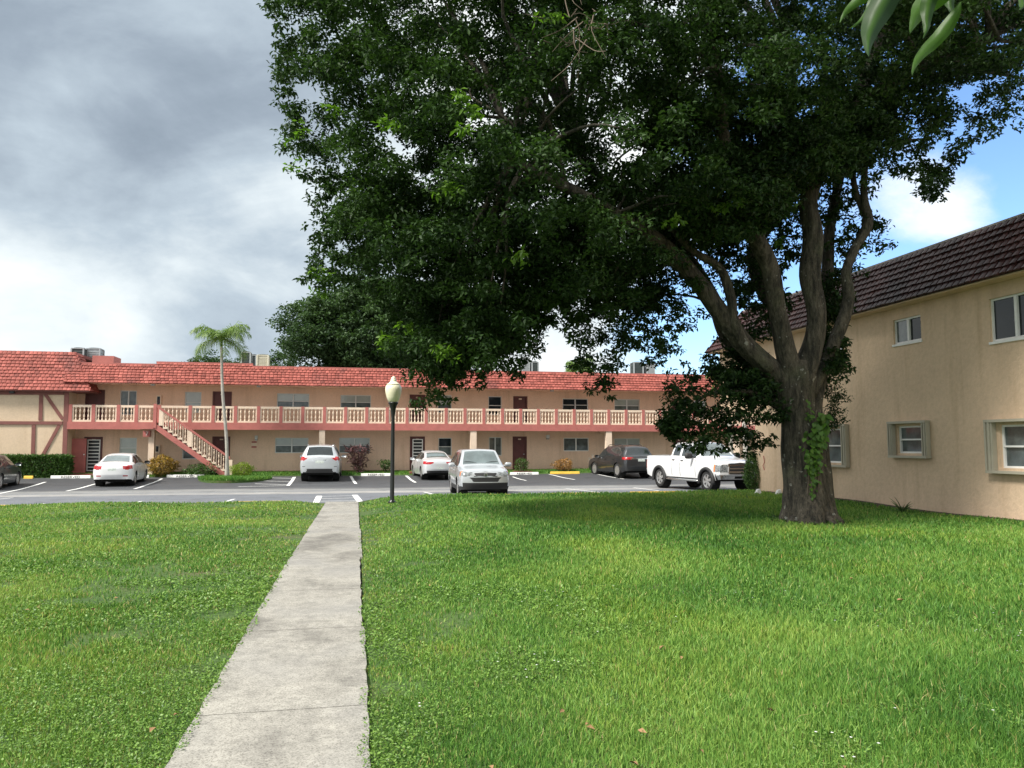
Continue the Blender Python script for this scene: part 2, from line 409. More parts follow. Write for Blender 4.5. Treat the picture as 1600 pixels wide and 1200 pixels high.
# painted markings
def marking(p, q, w, name='road_marking'):
    a, b = gp(*p), gp(*q)
    if isinstance(a, tuple):
        a = Vector(a); b = Vector(b)
    for v in (a, b):
        v.y = min(v.y, 43.2)
    d = (b-a); d.z = 0; L_ = d.length; d.normalize(); n = Vector((-d.y, d.x, 0))*w/2
    m_ = MB(); N = 6
    for k in range(N):
        u, v = a+d*L_*k/N, a+d*L_*(k+1)/N
        pts = [u-n, v-n, v+n, u+n]
        m_.quad(*[(p_.x, p_.y, float(lotz(p_.x, p_.y))+.006) for p_ in pts])
    return m_
mm = MB()
def addm(m_):
    b = len(mm.v); mm.v += m_.v; mm.r += m_.r; mm.f += [tuple(i+b for i in f) for f in m_.f]
for p, q, w_ in [((-20, 774.5), (71, 753.3), .12), ((104, 767.3), (150, 756), .12), ((210, 764), (253, 748), .12),
              ((556, 756), (548, 743.5), .14), ((649, 754), (633, 741.5), .14), ((822, 751), (801, 745), .1), ((898, 749.5), (850, 738.5), .11), ((975, 748.5), (919, 738.3), .11),
              ((450, 759), (460, 745.5), .16), ((372, 760.5), (450, 759), .1), ((398, 756), (452, 757.5), .1), ((404, 751), (455, 752.8), .09), ((405, 746.5), (458, 747.6), .09),
              ((662, 769), (684, 773.8), .1), ((801, 770), (823, 775), .1), ((884, 763.5), (941, 770), .1), ((990, 762), (1030, 767), .1),
              ((195, 790), (221, 783.3), .1), ((340, 788), (366, 780), .1), ((40, 791), (70, 787), .1), ((-30, 783), (20, 778), .1)]:
    addm(marking(p, q, w_))
for p, q, w_ in [((494, 785.5), (499, 775), .2), ((563, 785), (554, 773.5), .2), ((500, 776), (552, 774.5), .09), ((500, 779.5), (556, 778), .09), ((499, 783.5), (560, 782.3), .09)]:
    addm(marking(p, q, w_))
tag(mm.build('road_markings', M['linewhite']), kind='structure')
# ------------------------------------------------------------------ facade
YW, YB = 45.7, 44.4
def wall_holes(mb, u0, u1, z0, z1, holes, P, depth=.14):
    """wall sheet with rectangular openings and reveals; P(u,n,z)->world"""
    us = sorted({u0, u1, *[h[0] for h in holes], *[h[1] for h in holes]})
    zs = sorted({z0, z1, *[h[2] for h in holes], *[h[3] for h in holes]})
    us = [u for u in us if u0 <= u <= u1]; zs = [z for z in zs if z0 <= z <= z1]
    for i in range(len(us)-1):
        for j in range(len(zs)-1):
            uc, zc = (us[i]+us[i+1])/2, (zs[j]+zs[j+1])/2
            if any(h[0] < uc < h[1] and h[2] < zc < h[3] for h in holes): continue
            mb.quad(P(us[i], 0, zs[j]), P(us[i+1], 0, zs[j]), P(us[i+1], 0, zs[j+1]), P(us[i], 0, zs[j+1]))
    for a, b, c, d in holes:
        mb.quad(P(a, 0, c), P(a, 0, d), P(a, -depth, d), P(a, -depth, c))
        mb.quad(P(b, 0, c), P(b, -depth, c), P(b, -depth, d), P(b, 0, d))
        mb.quad(P(a, 0, d), P(b, 0, d), P(b, -depth, d), P(a, -depth, d))
        mb.quad(P(a, 0, c), P(a, -depth, c), P(b, -depth, c), P(b, 0, c))
def ubox(mb, P, a, b, n0, n1, c, d):
    mb.hexa([P(a, n0, c), P(b, n0, c), P(b, n1, c), P(a, n1, c), P(a, n0, d), P(b, n0, d), P(b, n1, d), P(a, n1, d)])
def window(par, P, a, b, c, d, style='hung', top='glass_blind', bot='glass_mid', cols=1, label=None, fm='alu'):
    f = MB(); fw = .045; n0, n1 = -.13, -.05
    ubox(f, P, a, b, n0, n1, c, c+fw); ubox(f, P, a, b, n0, n1, d-fw, d)
    ubox(f, P, a, a+fw, n0, n1, c+fw, d-fw); ubox(f, P, b-fw, b, n0, n1, c+fw, d-fw)
    for k in range(1, cols):
        u = a+(b-a)*k/cols; ubox(f, P, u-.035, u+.035, n0, n1+.01, c+fw, d-fw)
    zm = (c+d)/2
    if style == 'hung':
        for k in range(cols):
            ua, ub = a+(b-a)*k/cols+.04, a+(b-a)*(k+1)/cols-.04
            ubox(f, P, ua, ub, n0, n1+.005, zm-.02, zm+.02)
    fo = f.build('window', M[fm], par)
    if label: fo['label'] = label
    for k in range(cols):
        ua, ub = a+(b-a)*k/cols, a+(b-a)*(k+1)/cols
        if style == 'hung':
            for (z0, z1, mt_, nn) in ((zm, d, top, -.085), (c, zm, bot, -.10)):
                g_ = MB(); g_.quad(P(ua, nn, z0), P(ub, nn, z0), P(ub, nn, z1), P(ua, nn, z1)); g_.build('pane', M[mt_], fo)
        else:
            g_ = MB(); nn = -.095+.01*k; mt_ = top if k % 2 == 0 else bot
            g_.quad(P(ua, nn, c), P(ub, nn, c), P(ub, nn, d), P(ua, nn, d)); g_.build('pane', M[mt_], fo)
    return fo
def door(par, P, a, b, c, d, style='solid'):
    f = MB(); fw = .07; n0, n1 = -.13, .02
    ubox(f, P, a, a+fw, n0, n1, c, d); ubox(f, P, b-fw, b, n0, n1, c, d); ubox(f, P, a+fw, b-fw, n0, n1, d-fw, d)
    leaf = MB(); ubox(leaf, P, a+fw, b-fw, -.11, -.07, c, d-fw)
    if style == 'louver':
        n = 16
        for k in range(n):
            z = c+.12+(d-c-.3)*k/n; ubox(leaf, P, a+fw+.08, b-fw-.08, -.08, -.05, z, z+.06)
    elif style == 'panel':
        for i in range(2):
            for j in range(4):
                uw = (b-a-2*fw)/2; zh = (d-c-.1)/4
                ubox(leaf, P, a+fw+i*uw+.05, a+fw+(i+1)*uw-.05, -.08, -.055, c+j*zh+.06, c+(j+1)*zh-.06)
    else:
        for k in range(9):
            z = c+.1+(d-c-.25)*k/9; ubox(leaf, P, a+fw+.06, b-fw-.06, -.08, -.064, z, z+(d-c)/9-.06)
    dr = leaf.build('door', M['door'], par)
    f.build('door_frame', M['door'], dr)
    if style == 'security':
        s_ = MB(); ua, ub = a+fw+.09, b-fw-.05
        ubox(s_, P, ua, ua+.05, -.04, 0, c+.12, d-.15); ubox(s_, P, ub-.05, ub, -.04, 0, c+.12, d-.15)
        n = 9
        for k in range(n+1):
            z = c+.12+(d-c-.32)*k/n; ubox(s_, P, ua+.05, ub-.05, -.04, 0, z, z+.05)
        s_.build('security_grille', M['white'], dr)
        g_ = MB(); ubox(g_, P, ua, ub, -.06, -.045, c+.12, d-.15); g_.build('screen', M['black'], dr)
    pl = MB(); um = (a+b)/2; ubox(pl, P, um-.09, um+.09, -.048, -.03, d-.2, d-.13); pl.build('number_plate', M['beige'], dr)
    kn = MB(); ubox(kn, P, b-fw-.13, b-fw-.07, -.07, -.0, c+.95, c+1.01); kn.build('door_handle', M['steel'], dr)
    return dr
PF = lambda u, n, z: (u, YW-n, z)
XC = XY(103, YB)                        # wing corner
XR = 36.0
bld = thing('apartment_building', 'long peach apartment building with red balcony and red tiled roof across the car park', 'building', (0, YW, .2))
ZU, ZG = 3.03, .33                       # upper and ground floor levels
def rect(x0, x1, y0, y1):
    a, z1 = onY(x0, y0, YW); b, _ = onY(x1, y0, YW)
    _, z0 = onY((x0+x1)/2, y1, YW); return a, b, z0, z1
wins = []; doors = []
def W(x0, x1, y0, y1, **k): wins.append((rect(x0, x1, y0, y1), k))
def D(x0, x1, y0, floor, style='solid'):
    a, b, _, z1 = rect(x0, x1, y0, y0+1)
    doors.append(((a, b, (ZU if floor else ZG)-.02, z1), style))
W(188, 214, 610, 648, style='slide', top='glass_mid', bot='glass_mid', cols=2)
W(289, 315, 612, 645, top='glass_blind', bot='glass_blind')
W(433, 483.5, 614.5, 639, cols=2, bot='glass_mid'); W(532, 580, 617, 640, cols=2, bot='glass_mid')
W(684, 706, 617, 645); W(763, 784, 619, 648, top='glass', bot='glass'); W(879, 919, 622.5, 643, cols=2, top='glass', bot='glass')
W(960, 999.5, 623.5, 644, cols=2, bot='glass_mid'); W(1084, 1104, 626, 650)
W(1180, 1215, 628, 650, cols=2)
D(134, 164.5, 608.7, 1); D(332.5, 362.5, 611.5, 1, 'panel'); D(640, 665, 616.5, 1); D(802, 824, 619, 1); D(1050, 1070.5, 623, 1); D(106.5, 113.6, 611, 1)
W(187, 214, 684, 716, top='glass_blind', bot='glass_blind'); W(285, 311, 701, 717.5, style='slide', top='glass_mid')
W(430, 482, 684, 708, cols=2); W(530, 578, 684, 708, cols=2); W(685, 706, 684, 712, top='glass', bot='glass_mid')
W(764, 784, 683, 712, style='slide', cols=2, top='glass_mid', bot='glass_mid'); W(880.5, 920, 684, 705, style='slide', cols=2, top='glass_mid', bot='glass_mid', fm='white')
W(960, 1000, 685, 705, cols=2, bot='glass_mid'); W(1090, 1110, 686, 712); W(1182, 1215, 688, 706, cols=2)
D(132, 161, 682.5, 0, 'security'); D(332, 360, 682, 0, 'panel'); D(640.5, 664, 682, 0, 'security'); D(801, 823, 682, 0); D(1051.5, 1072, 683.5, 0)
mb = MB()
holes = [h[0] for h in wins]+[d[0] for d in doors]
wall_holes(mb, -30, XR, 0.0, 6.0, holes, PF)
# body behind
for (a, b, c, d) in ((-30, -30, 0, 6), (XR, XR, 0, 6)):
    mb.quad((a, YW, c), (a, 58, c), (a, 58, d), (a, YW, d))
mb.quad((-30, 58, 0), (XR, 58, 0), (XR, 58, 6), (-30, 58, 6))
mb.build('wall', M['wall'], bld)
for h, k in wins: window(bld, PF, *h, **k)
for h, s_ in doors: door(bld, PF, *h, s_)
mb = MB(); ubox(mb, PF, -30, XR, .003, .03, .18, .38); mb.build('plinth', M['redslab'], bld)
# balcony slab and fascia band
mb = MB(); mb.box(XC-.5, XR, YB+.02, YW-.003, ZU-.22, ZU); mb.build('balcony_floor', M['wall'], bld)
mb = MB(); mb.box(XC+.02, XR, YB-.06, YB+.02, ZU-.36, ZU+.03)
mb.build('balcony_band', M['trim'], bld)
# soffit and eaves
mb = MB(); mb.box(XC, XR, YB-.18, YW-.003, 5.13, 5.20); mb.build('eave_soffit', M['wall'], bld)
# balustrade
HB = .93
post_px = [110, 146, 185, 213, 248.5, 297, 333, 368, 404, 439, 473, 507, 540, 573, 605, 636, 666, 697, 726.5, 756, 785, 813.5, 841, 869, 897, 924, 951, 978, 1005, 1031, 1057, 1083, 1109, 1134, 1159, 1184, 1208, 1232]
posts = [XY(p, YB, 650) for p in post_px]
def add_baluster(mb, x, y, z0, z1, r=.048):
    h = z1-z0
    prof = [(r, 0), (r, .07*h), (r*.45, .12*h), (r*.95, .27*h), (r*.8, .36*h), (r*.42, .47*h), (r*.42, .53*h), (r*.8, .64*h), (r*.95, .73*h), (r*.45, .88*h), (r, .93*h), (r, h)]
    mb.lathe(prof, (x, y, z0), 8, cap=False)
for i, x in enumerate(posts):
    mb = MB(); mb.box(x-.085, x+.085, YB-.05, YB+.10, ZU+.032, ZU+HB+.02); mb.build('rail_post', M['trim'], bld)
segs = [(XC+.03, posts[0])] + list(zip(posts[:-1], posts[1:]))
for i, (x0, x1) in enumerate(segs):
    a, b = x0+.087, x1-.087
    if i == 0: a = x0
    if b-a < .12: continue
    mb = MB()
    mb.box(a, b, YB-.02, YB+.07, ZU+.034, ZU+.13); mb.box(a, b, YB-.03, YB+.08, ZU+HB-.12, ZU+HB)
    mb.box(a, a+.07, YB-.015, YB+.065, ZU+.13, ZU+HB-.12); mb.box(b-.07, b, YB-.015, YB+.065, ZU+.13, ZU+HB-.12)
    n = max(1, int(round((b-a-.14)/.2))-0)
    for k in range(n):
        add_baluster(mb, a+.07+(b-a-.14)*(k+.5)/n, YB+.025, ZU+.13, ZU+HB-.12)
    mb.build('balustrade_panel', M['beige'], bld)
# columns under the balcony
for p0, p1 in ((232, 241), (498.5, 507.5), (735, 744.5), (947, 956), (1147, 1155)):
    x0, x1 = XY(p0, YB, 690), XY(p1, YB, 690)
    mb = MB(); mb.box(x0, x1, YB-.02, YB+.28, .05, ZU-.36); mb.box(x0+.02, x1-.02, YB+.28, YW, ZU-.5, ZU-.23); mb.build('column', M['beige'], bld)
# stairs along the front
xs0, xs1 = XY(248, YB-.6, 660), XY(361, YB-.6, 740); zs0, zs1 = ZU, .22
st = MB(); n = 16
ya, yb_ = YB-1.12, YB-.10
for k in range(n):
    x0 = xs0+(xs1-xs0)*k/n; x1 = xs0+(xs1-xs0)*(k+1)/n; z1 = zs0-(zs0-zs1)*k/n-.02
    st.box(x0, x1+.04, ya+.1, yb_-.05, z1-.07, z1)
    st.box(x0-.02, x0+.0, ya+.1, yb_-.05, z1-.18, z1-.07)
st.build('stair_treads', M['redslab'], bld)
def slope_band(y0, y1, dz0, dz1, mt_, name):
    m_ = MB(); m_.hexa([(xs0-.1, y0, zs0+dz0), (xs1, y0, zs1+dz0), (xs1, y1, zs1+dz0), (xs0-.1, y1, zs0+dz0), (xs0-.1, y0, zs0+dz1), (xs1, y0, zs1+dz1), (xs1, y1, zs1+dz1), (xs0-.1, y1, zs0+dz1)])
    return m_.build(name, mt_, bld)
slope_band(ya, ya+.1, -.34, -.02, M['trim'], 'stair_stringer')
slope_band(yb_-.05, yb_+.03, -.34, -.02, M['trim'], 'stair_stringer')
slope_band(ya-.02, ya+.1, .86, .98, M['trim'], 'stair_handrail')
rb = MB(); nb = 14
for k in range(nb):
    x = xs0+.1+(xs1-xs0-.3)*(k+.5)/nb; z = zs0-(zs0-zs1)*(x-xs0)/(xs1-xs0)
    if k in (0, 6):
        rb.box(x-.10, x+.10, ya+.0, ya+.08, z-.01, z+.84); continue
    wd = .135
    rb.box(x-wd, x-wd+.04, ya+.01, ya+.07, z-.0, z+.86); rb.box(x+wd-.04, x+wd, ya+.01, ya+.07, z-.16+.06, z+.76)
    rb.box(x-wd+.04, x+wd-.04, ya+.01, ya+.07, z+.0, z+.10)
    add_baluster(rb, x, ya+.04, z+.10, z+.80, .035)
rb.build('stair_balustrade', M['beige'], bld)
mb = MB(); mb.box(xs1-.06, xs1+.12, ya-.02, ya+.16, .12, 1.05); mb.build('newel_post', M['beige'], bld)
mb = MB(); mb.box(xs0-.16, xs0+.0, ya-.03, ya+.16, ZU-.3, ZU+HB+.03); mb.build('rail_post', M['trim'], bld)
mb = MB(); mb.box(xs0-.9, xs0-.11, ya+.012, YB-.062, ZU-.36, ZU-.02); mb.build('stair_landing', M['trim'], bld)
def text_mesh(s, size, ext=.003):
    c = bpy.data.curves.new('lettering', 'FONT'); c.body = s; c.size = size; c.extrude = ext; c.align_x = 'CENTER'; c.align_y = 'CENTER'
    o = bpy.data.objects.new('tmp', c); COL.objects.link(o); dg = bpy.context.evaluated_depsgraph_get()
    me = bpy.data.meshes.new_from_object(o.evaluated_get(dg)); bpy.data.objects.remove(o); return me
def lettering(s, size, loc, rot, m, par):
    me = text_mesh(s, size); me.transform(Matrix.Translation(Vector(loc)) @ rot); me.materials.clear()
    return link('lettering', me, m, par)
# number sign 7 hanging under the band
x0, z1 = onY(224, 673, YB-.1); x1, z0 = onY(235, 682.5, YB-.1)
mb = MB(); mb.box(x0, x1, YB-.16, YB-.07, z0, z1); sg = mb.build('number_sign', M['trim'], bld)
lettering('7', .30, ((x0+x1)/2+.02, YB-.165, (z0+z1)/2), Matrix.Rotation(math.pi/2, 4, 'X'), M['white'], sg)
# meter boxes, notice, lamps
def wallbox(p0, p1, q0, q1, m, name, dep=.1, Y=YW):
    a, b, c, d = rect(p0, p1, q0, q1); mb = MB(); ubox(mb, PF, a, b, .004, dep, c, d); o = mb.build(name, m, bld); return o, (a, b, c, d)
for p in ((245, 253, 617.5, 634.5), (243, 250.5, 695, 708)):
    o, (a, b, c, d) = wallbox(*p, M['beige'], 'extinguisher_cabinet', .14)
    mb = MB(); ubox(mb, PF, a+.06, b-.06, .142, .15, c+.08, d-.08); mb.build('cabinet_glass', M['glass'], o)
    mb = MB(); ubox(mb, PF, a+.12, b-.14, .152, .17, c+.14, d-.25); mb.build('extinguisher', M['trim'], o)
o, (a, b, c, d) = wallbox(393, 401.5, 688.5, 700, M['beige'], 'notice_board', .02)
for k in (0, 2):
    mb = MB(); ubox(mb, PF, a+.01, b-.01, .022, .03, c+(d-c)*k/3+.01, c+(d-c)*(k+1)/3-.03); mb.build('red_notice', M['trim'], o)
for p in ((398.5, 403, 680.5, 686), (853, 858, 679.5, 684.5), (107, 111, 676, 680)):
    o, (a, b, c, d) = wallbox(*p, M['alu'], 'wall_lamp', .14)
    mb = MB(); ubox(mb, PF, a+.02, b-.02, .02, .12, c-.08, c-.003); mb.build('lamp_glass', M['glass_blind'], o)
for px_ in (238, 404, 863):
    a, z = onY(px_, 603 if px_ < 500 else 609, YB+.1); mb = MB(); mb.box(a-.1, a+.1, YB+.1, YB+.3, 5.05, 5.128); mb.build('soffit_light', M['steel'], bld)
# open louvred door at left on ground floor
x0, _ = onY(107, 700, YW-.9); x1, z1 = onY(131, 685, YW-.9)
mb = MB(); yl = YW-.42
mb.box(x0, x1, yl-.05, yl, ZG+.0, z1)
for k in range(15):
    z = ZG+.15+(z1-ZG-.35)*k/15; mb.box(x0+.12, x1-.12, yl-.075, yl-.051, z, z+.07)
o = mb.build('louvred_door', M['trim'], bld); mb = MB(); mb.box(x1-.1, x1-.05, yl-.12, yl-.052, 1.3, 1.36); mb.build('door_handle', M['white'], o)
# door stoops
for a, b in ((105, 165), (638, 668), (799, 826), (1049, 1075)):
    xa, xb = XY(a, 45, 735), XY(b, 45, 735); mb = MB(); mb.box(xa, xb, 43.95, YW-.04, .05, .32); mb.build('doorstep', M['redslab'], bld)
# ------------------------------------------------------------------ tile roofs
def tiles(mb, P0, u, s, length, rows, course, tap0=0., tap1=0., tw=.2, seed=0, thick=.045, gap=.02):
    P0, u, s = Vector(P0), Vector(u).normalized(), Vector(s).normalized(); nrm = u.cross(s).normalized()
    rr = random.Random(seed)
    for r in range(rows):
        h = r*course; a = tap0*h; b = length-tap1*h; x = a - (tw/2 if r % 2 else 0)*0
        x = a - rr.uniform(0, tw*.8)
        while x < b:
            x0, x1 = max(x, a), min(x+tw-gap, b); x += tw
            if x1-x0 < .03: continue
            j = rr.uniform(-.012, .012); k = rr.uniform(-.006, .010); mb.cur = min(1, max(0, rr.gauss(.5, .27)))
            lo = P0+s*(h+j); hi = P0+s*(h+course+.03)
            tk = nrm*(thick+k); tk0 = nrm*.004
            c = [lo+u*x0, lo+u*x1, hi+u*x1, hi+u*x0]
            m_ = nrm*(.012)           # gentle crown
            mid = (x0+x1)/2
            T = [c[0]+tk, lo+u*mid+tk+m_, c[1]+tk, c[2]+tk0, hi+u*mid+tk0+m_*.6, c[3]+tk0]
            i = mb.vs(T+[c[0], c[1]])
            mb.f += [(i, i+1, i+4, i+5), (i+1, i+2, i+3, i+4), (i+6, i+7, i+2, i+1, i), (i+6, i, i+5), (i+7, i+3, i+2)]
    mb.cur = .5
def back(mb, P0, u, s, length, h, tap0=0, tap1=0, off=.01):
    P0, u, s = Vector(P0), Vector(u).normalized(), Vector(s).normalized(); n = u.cross(s).normalized()*off
    mb.quad(P0-n, P0+u*length-n, P0+u*(length-tap1*h)+s*h-n, P0+u*tap0*h+s*h-n)
YE, ZE, YT, ZT = YB-.22, 5.13, 44.95, 6.22
sl = Vector((0, YT-YE, ZT-ZE)); sll = sl.length
mb = MB(); x0 = XC-.2; Lr = XR-x0
tiles(mb, (x0, YE, ZE), (1, 0, 0), sl, Lr, 7, sll/7, tw=.21, seed=1)
back(mb, (x0, YE, ZE), (1, 0, 0), sl, Lr, sll)
xa, xb = XY(244, YT, 562), XY(395, YT, 562)
tiles(mb, Vector((xa, YE, ZE))+sl*1.0, (1, 0, 0), sl, xb-xa, 1, .17, tw=.21, seed=2)
mb.build('tiled_roof', M['tile'], bld)
mb = MB(); mb.cur = .8; mb.box(x0, xa, YT-.03, YT+.16, ZT-.02, ZT+.06); mb.box(xb, XR, YT-.03, YT+.16, ZT-.02, ZT+.06); mb.box(xa, xb, YT+.06, YT+.26, ZT+.10, ZT+.20)
mb.box(xa, xb, YT+.12, YT+.2, ZT-.1, ZT+.10)
mb.build('ridge_cap', M['trim'], bld)
mb = MB(); mb.box(-30, XR, YT+.02, 58, 6.05, 6.15); mb.build('roof_deck', M['concrete'], bld)
mb = MB(); mb.box(XY(148, 47, 560), XY(181, 47, 560), 46.6, 48, 6.15, onY(160, 557, 47)[1]); mb.build('roof_hatch', M['trim'], bld)
# wing with half timbering
PWg = lambda u, n, z: (u, YB-n, z)
mb = MB(); mb.box(-34, XC, YB, YW+.2, 0, 5.0); mb.box(-34, XC-.3, YW, 58, 4.9, 6.0); mb.build('wing_wall', M['wing'], bld)
ti = MB()
def tb(p, q, w_, prot=.05):
    (a, z0), (b, z1) = onY(*p, YB), onY(*q, YB); ti.bar((a, YB-prot/2-.002, z0), (b, YB-prot/2-.002, z1), prot, w_)
tb((100, 742), (104.6, 612), .22); tb((-60, 613.5), (100, 613.8), .2, .06)
tb((-60, 660.5), (98, 661), .17, .056); tb((64.7, 617), (63.3, 657), .18, .044); tb((53, 664), (51, 735), .18, .044)
tb((71, 616), (98, 655), .16, .04); tb((93, 664), (60, 724), .16, .04); tb((-40, 664), (-42, 735), .18, .044)
ti.build('timber_frame', M['timber'], bld)
mb = MB(); ubox(mb, PWg, *[onY(17, 612, YB)[0], onY(24, 612, YB)[0]], .062, .2, onY(20, 614.8, YB)[1], onY(20, 609, YB)[1]); o = mb.build('wall_lamp', M['black'], bld)
eY, eZ = YB-.35, 4.68; tY, tZ = YB+.75, 6.82; eX = XC+1.15; tX = XC-.02
mb = MB(); s1 = Vector((0, tY-eY, tZ-eZ)); Lw = eX+34
tap = (eX-tX)/s1.length
tiles(mb, (-34, eY, eZ), (1, 0, 0), s1, Lw, 12, s1.length/12, 0, tap, tw=.21, seed=5)
back(mb, (-34, eY, eZ), (1, 0, 0), s1, Lw, s1.length, 0, tap)
s2 = Vector((tX-eX, 0, tZ-eZ)); tap2 = (tY-eY)/s2.length
tiles(mb, (eX, eY, eZ), (0, 1, 0), s2, 2.2, 12, s2.length/12, tap2, 0, tw=.21, seed=6)
back(mb, (eX, eY, eZ), (0, 1, 0), s2, 2.2, s2.length, tap2, 0)
mb.build('wing_roof', M['tile'], bld)
mb = MB(); mb.box(-34, eX-.05, eY+.02, YW, eZ-.05, eZ-.003); mb.box(-34, tX, tY, 56, tZ-.15, tZ+.02); mb.build('wing_soffit', M['timber'], bld)
# ------------------------------------------------------------------ side building at the right
XS, YC = 14.0, 25.1; ZSE = 5.45
sb = thing('side_building', 'tan stucco two storey building with dark tiled roof standing beside the large tree', 'building', (XS, 15, .1))
PS = lambda u, n, z: (XS-n, u, z)
def srect(x0, x1, yt, yb):   # pixel corners, top/bottom taken at the left edge
    u0, z1 = onX(x0, yt, XS); u1, _ = onX(x1, yt, XS); _, z0 = onX(x0, yb, XS)
    return u1, u0, z0, z1
up_small = srect(1395, 1438.5, 501, 539); up_big = srect(1545, 1625, 468, 535)
lo_l = srect(1274, 1317, 671, 722); lo_s = srect(1402, 1444, 666, 708); lo_b = srect(1562, 1640, 664, 731)
up_l = srect(1288, 1317, 520, 565)
mb = MB()
wall_holes(mb, -6, YC, -.2, ZSE+.05, [up_small, up_big, lo_l, lo_s, lo_b, up_l], PS)
for z0, z1, yb2 in ((-.2, 2.75, YC), (2.75, ZSE+.05, YC+2.6)):
    mb.quad((XS, yb2, z0), (26, yb2, z0), (26, yb2, z1), (XS, yb2, z1))
mb.quad((XS, YC, 2.75), (XS, YC+2.6, 2.75), (XS, YC+2.6, ZSE+.05), (XS, YC, ZSE+.05))
mb.quad((XS, YC, 2.75), (26, YC, 2.75), (26, YC+2.6, 2.75), (XS, YC+2.6, 2.75))
mb.quad((26, -6, -.2), (26, YC, -.2), (26, YC, ZSE), (26, -6, ZSE)); mb.quad((XS, -6, -.2), (26, -6, -.2), (26, -6, ZSE), (XS, -6, ZSE))
mb.build('wall', M['side'], sb)
window(sb, PS, *up_small, style='slide', cols=2, top='glass', bot='glass_mid', fm='white')
window(sb, PS, *up_big, style='slide', cols=2, top='glass', bot='glass', fm='white')
window(sb, PS, *up_l, style='slide', cols=1, top='glass_blind', fm='white')
for h, nm in ((lo_l, 1), (lo_s, 1), (lo_b, 1)):
    wo = window(sb, PS, *h, style='hung', top='glass_mid', bot='glass_mid', fm='white')
    a, b, c, d = h; s_ = MB(); e = .06 if h is lo_s else .09; sw = .20 if h is not lo_s else .15
    fr = .08
    ubox(s_, PS, a-e-sw, b+e+sw, .003, .16, d+.06, d+.12); s_.build('shutter_track', M['shutter'], wo)
    s_ = MB(); ubox(s_, PS, a-e-sw, b+e+sw, .003, .16, c-.12, c-.06); s_.build('shutter_track', M['shutter'], wo)
    for u0_, u1_ in ((a-e-sw, a-e), (b+e, b+e+sw)):
        s_ = MB(); n = 4
        for k in range(n):
            q0, q1 = u0_+(u1_-u0_)*k/n, u0_+(u1_-u0_)*(k+1)/n
            ubox(s_, PS, q0+.004, q1-.004, .01+(k % 2)*.02, .13+(k % 2)*.025, c-.058, d+.058)
        s_.build('accordion_shutter', M['shutter'], wo)
for h in (up_small, up_big):
    a, b, c, d = h; s_ = MB(); ubox(s_, PS, a-.03, b+.03, -.06, .03, c-.06, c-.003); s_.build('window_sill', M['white'], sb)
YR1 = 28.0
mb = MB(); eXs, tXs, tZs = XS-.45, XS+.35, 6.85
ss = Vector((tXs-eXs, 0, tZs-ZSE)); Ls = YR1+6
# u runs so that u x s faces -X
taps = 1.0
tiles(mb, (eXs, YR1, ZSE), (0, -1, 0), ss, Ls, 8, ss.length/8, taps, 0, tw=.19, seed=9, thick=.05, gap=.034)
back(mb, (eXs, YR1, ZSE), (0, -1, 0), ss, Ls, ss.length, taps, 0)
s3 = Vector((0, -1.0*ss.length, tZs-ZSE)); 
tiles(mb, (26, YR1, ZSE), (-1, 0, 0), s3, 26-eXs, 8, s3.length/8, 0, (tXs-eXs)/s3.length, tw=.24, seed=10)
back(mb, (26, YR1, ZSE), (-1, 0, 0), s3, 26-eXs, s3.length, 0, (tXs-eXs)/s3.length)
mb.build('tiled_roof', M['tile_dark'], sb)
mb = MB(); mb.box(eXs+.06, 26, -6, YR1-.06, ZSE-.04, ZSE-.004); mb.build('eave_soffit', M['side'], sb)
mb = MB(); mb.box(tXs-.02, 26, -6, YR1-1.6, tZs-.12, tZs+.04); mb.build('roof_deck', M['concrete'], sb)
mb = MB(); mb.tube([(XS-.03, YC-.6, .95), (XS-.05, YC-.55, 1.1), (XS-.03, YC-.62, 1.22), (XS-.05, YC-.6, 1.45)], .014, 6); mb.build('loose_cable', M['trim'], sb)
# ------------------------------------------------------------------ foliage tools
def rot_frames(n, droop=0., spread=1.0):
    """random leaf frames: d = along leaf, w = across"""
    a = rng.uniform(0, 2*np.pi, n); el = rng.normal(-droop, .5*spread, n)
    d = np.stack([np.cos(a)*np.cos(el), np.sin(a)*np.cos(el), np.sin(el)], 1)
    up = rng.normal(0, .55, (n, 3)); up[:, 2] += 1.0
    w = np.cross(d, up); w /= np.linalg.norm(w, axis=1)[:, None]+1e-9
    return d, w
def leaf_arrays(C, size, ratio=.42, droop=.3, fold=.12, spread=1.0, rnd=None, jitter=.3):
    n = len(C); d, w = rot_frames(n, droop, spread); nn = np.cross(w, d)
    L_ = (size*rng.uniform(1-jitter, 1+jitter, n))[:, None]; W_ = L_*ratio*.5
    a = C; b = C+d*L_*.45+w*W_+nn*L_*fold; c = C+d*L_; e = C+d*L_*.45-w*W_+nn*L_*fold
    V = np.stack([a, b, c, e], 1).reshape(-1, 3)
    i = np.arange(n)*4
    F = np.concatenate([np.stack([i, i+1, i+2], 1), np.stack([i, i+2, i+3], 1)])
    rnd = rng.uniform(0, .9, n) if rnd is None else rnd
    return V, F, np.repeat(rnd, 4)
def join_np(parts):
    Vs, Fs, Rs, o = [], [], [], 0
    for V, F, r in parts:
        Vs.append(V); Fs.append(F+o); Rs.append(r); o += len(V)
    return np.concatenate(Vs), np.concatenate(Fs), np.concatenate(Rs)
def ball(n, shell=.0):
    v = rng.normal(0, 1, (n, 3)); v /= np.linalg.norm(v, axis=1)[:, None]
    r = rng.uniform(shell**3, 1, n)**(1/3.); return v*r[:, None]
def foliage(name, parts, m, par):
    V, F, r = join_np(parts); return link(name, np_mesh(name, V, F, r), m, par)
M['leaf'] = leafmat('big_tree_leaf', (.010, .026, .009), (.044, .088, .022), (.16, .28, .03), .0, .22, .55, .2)
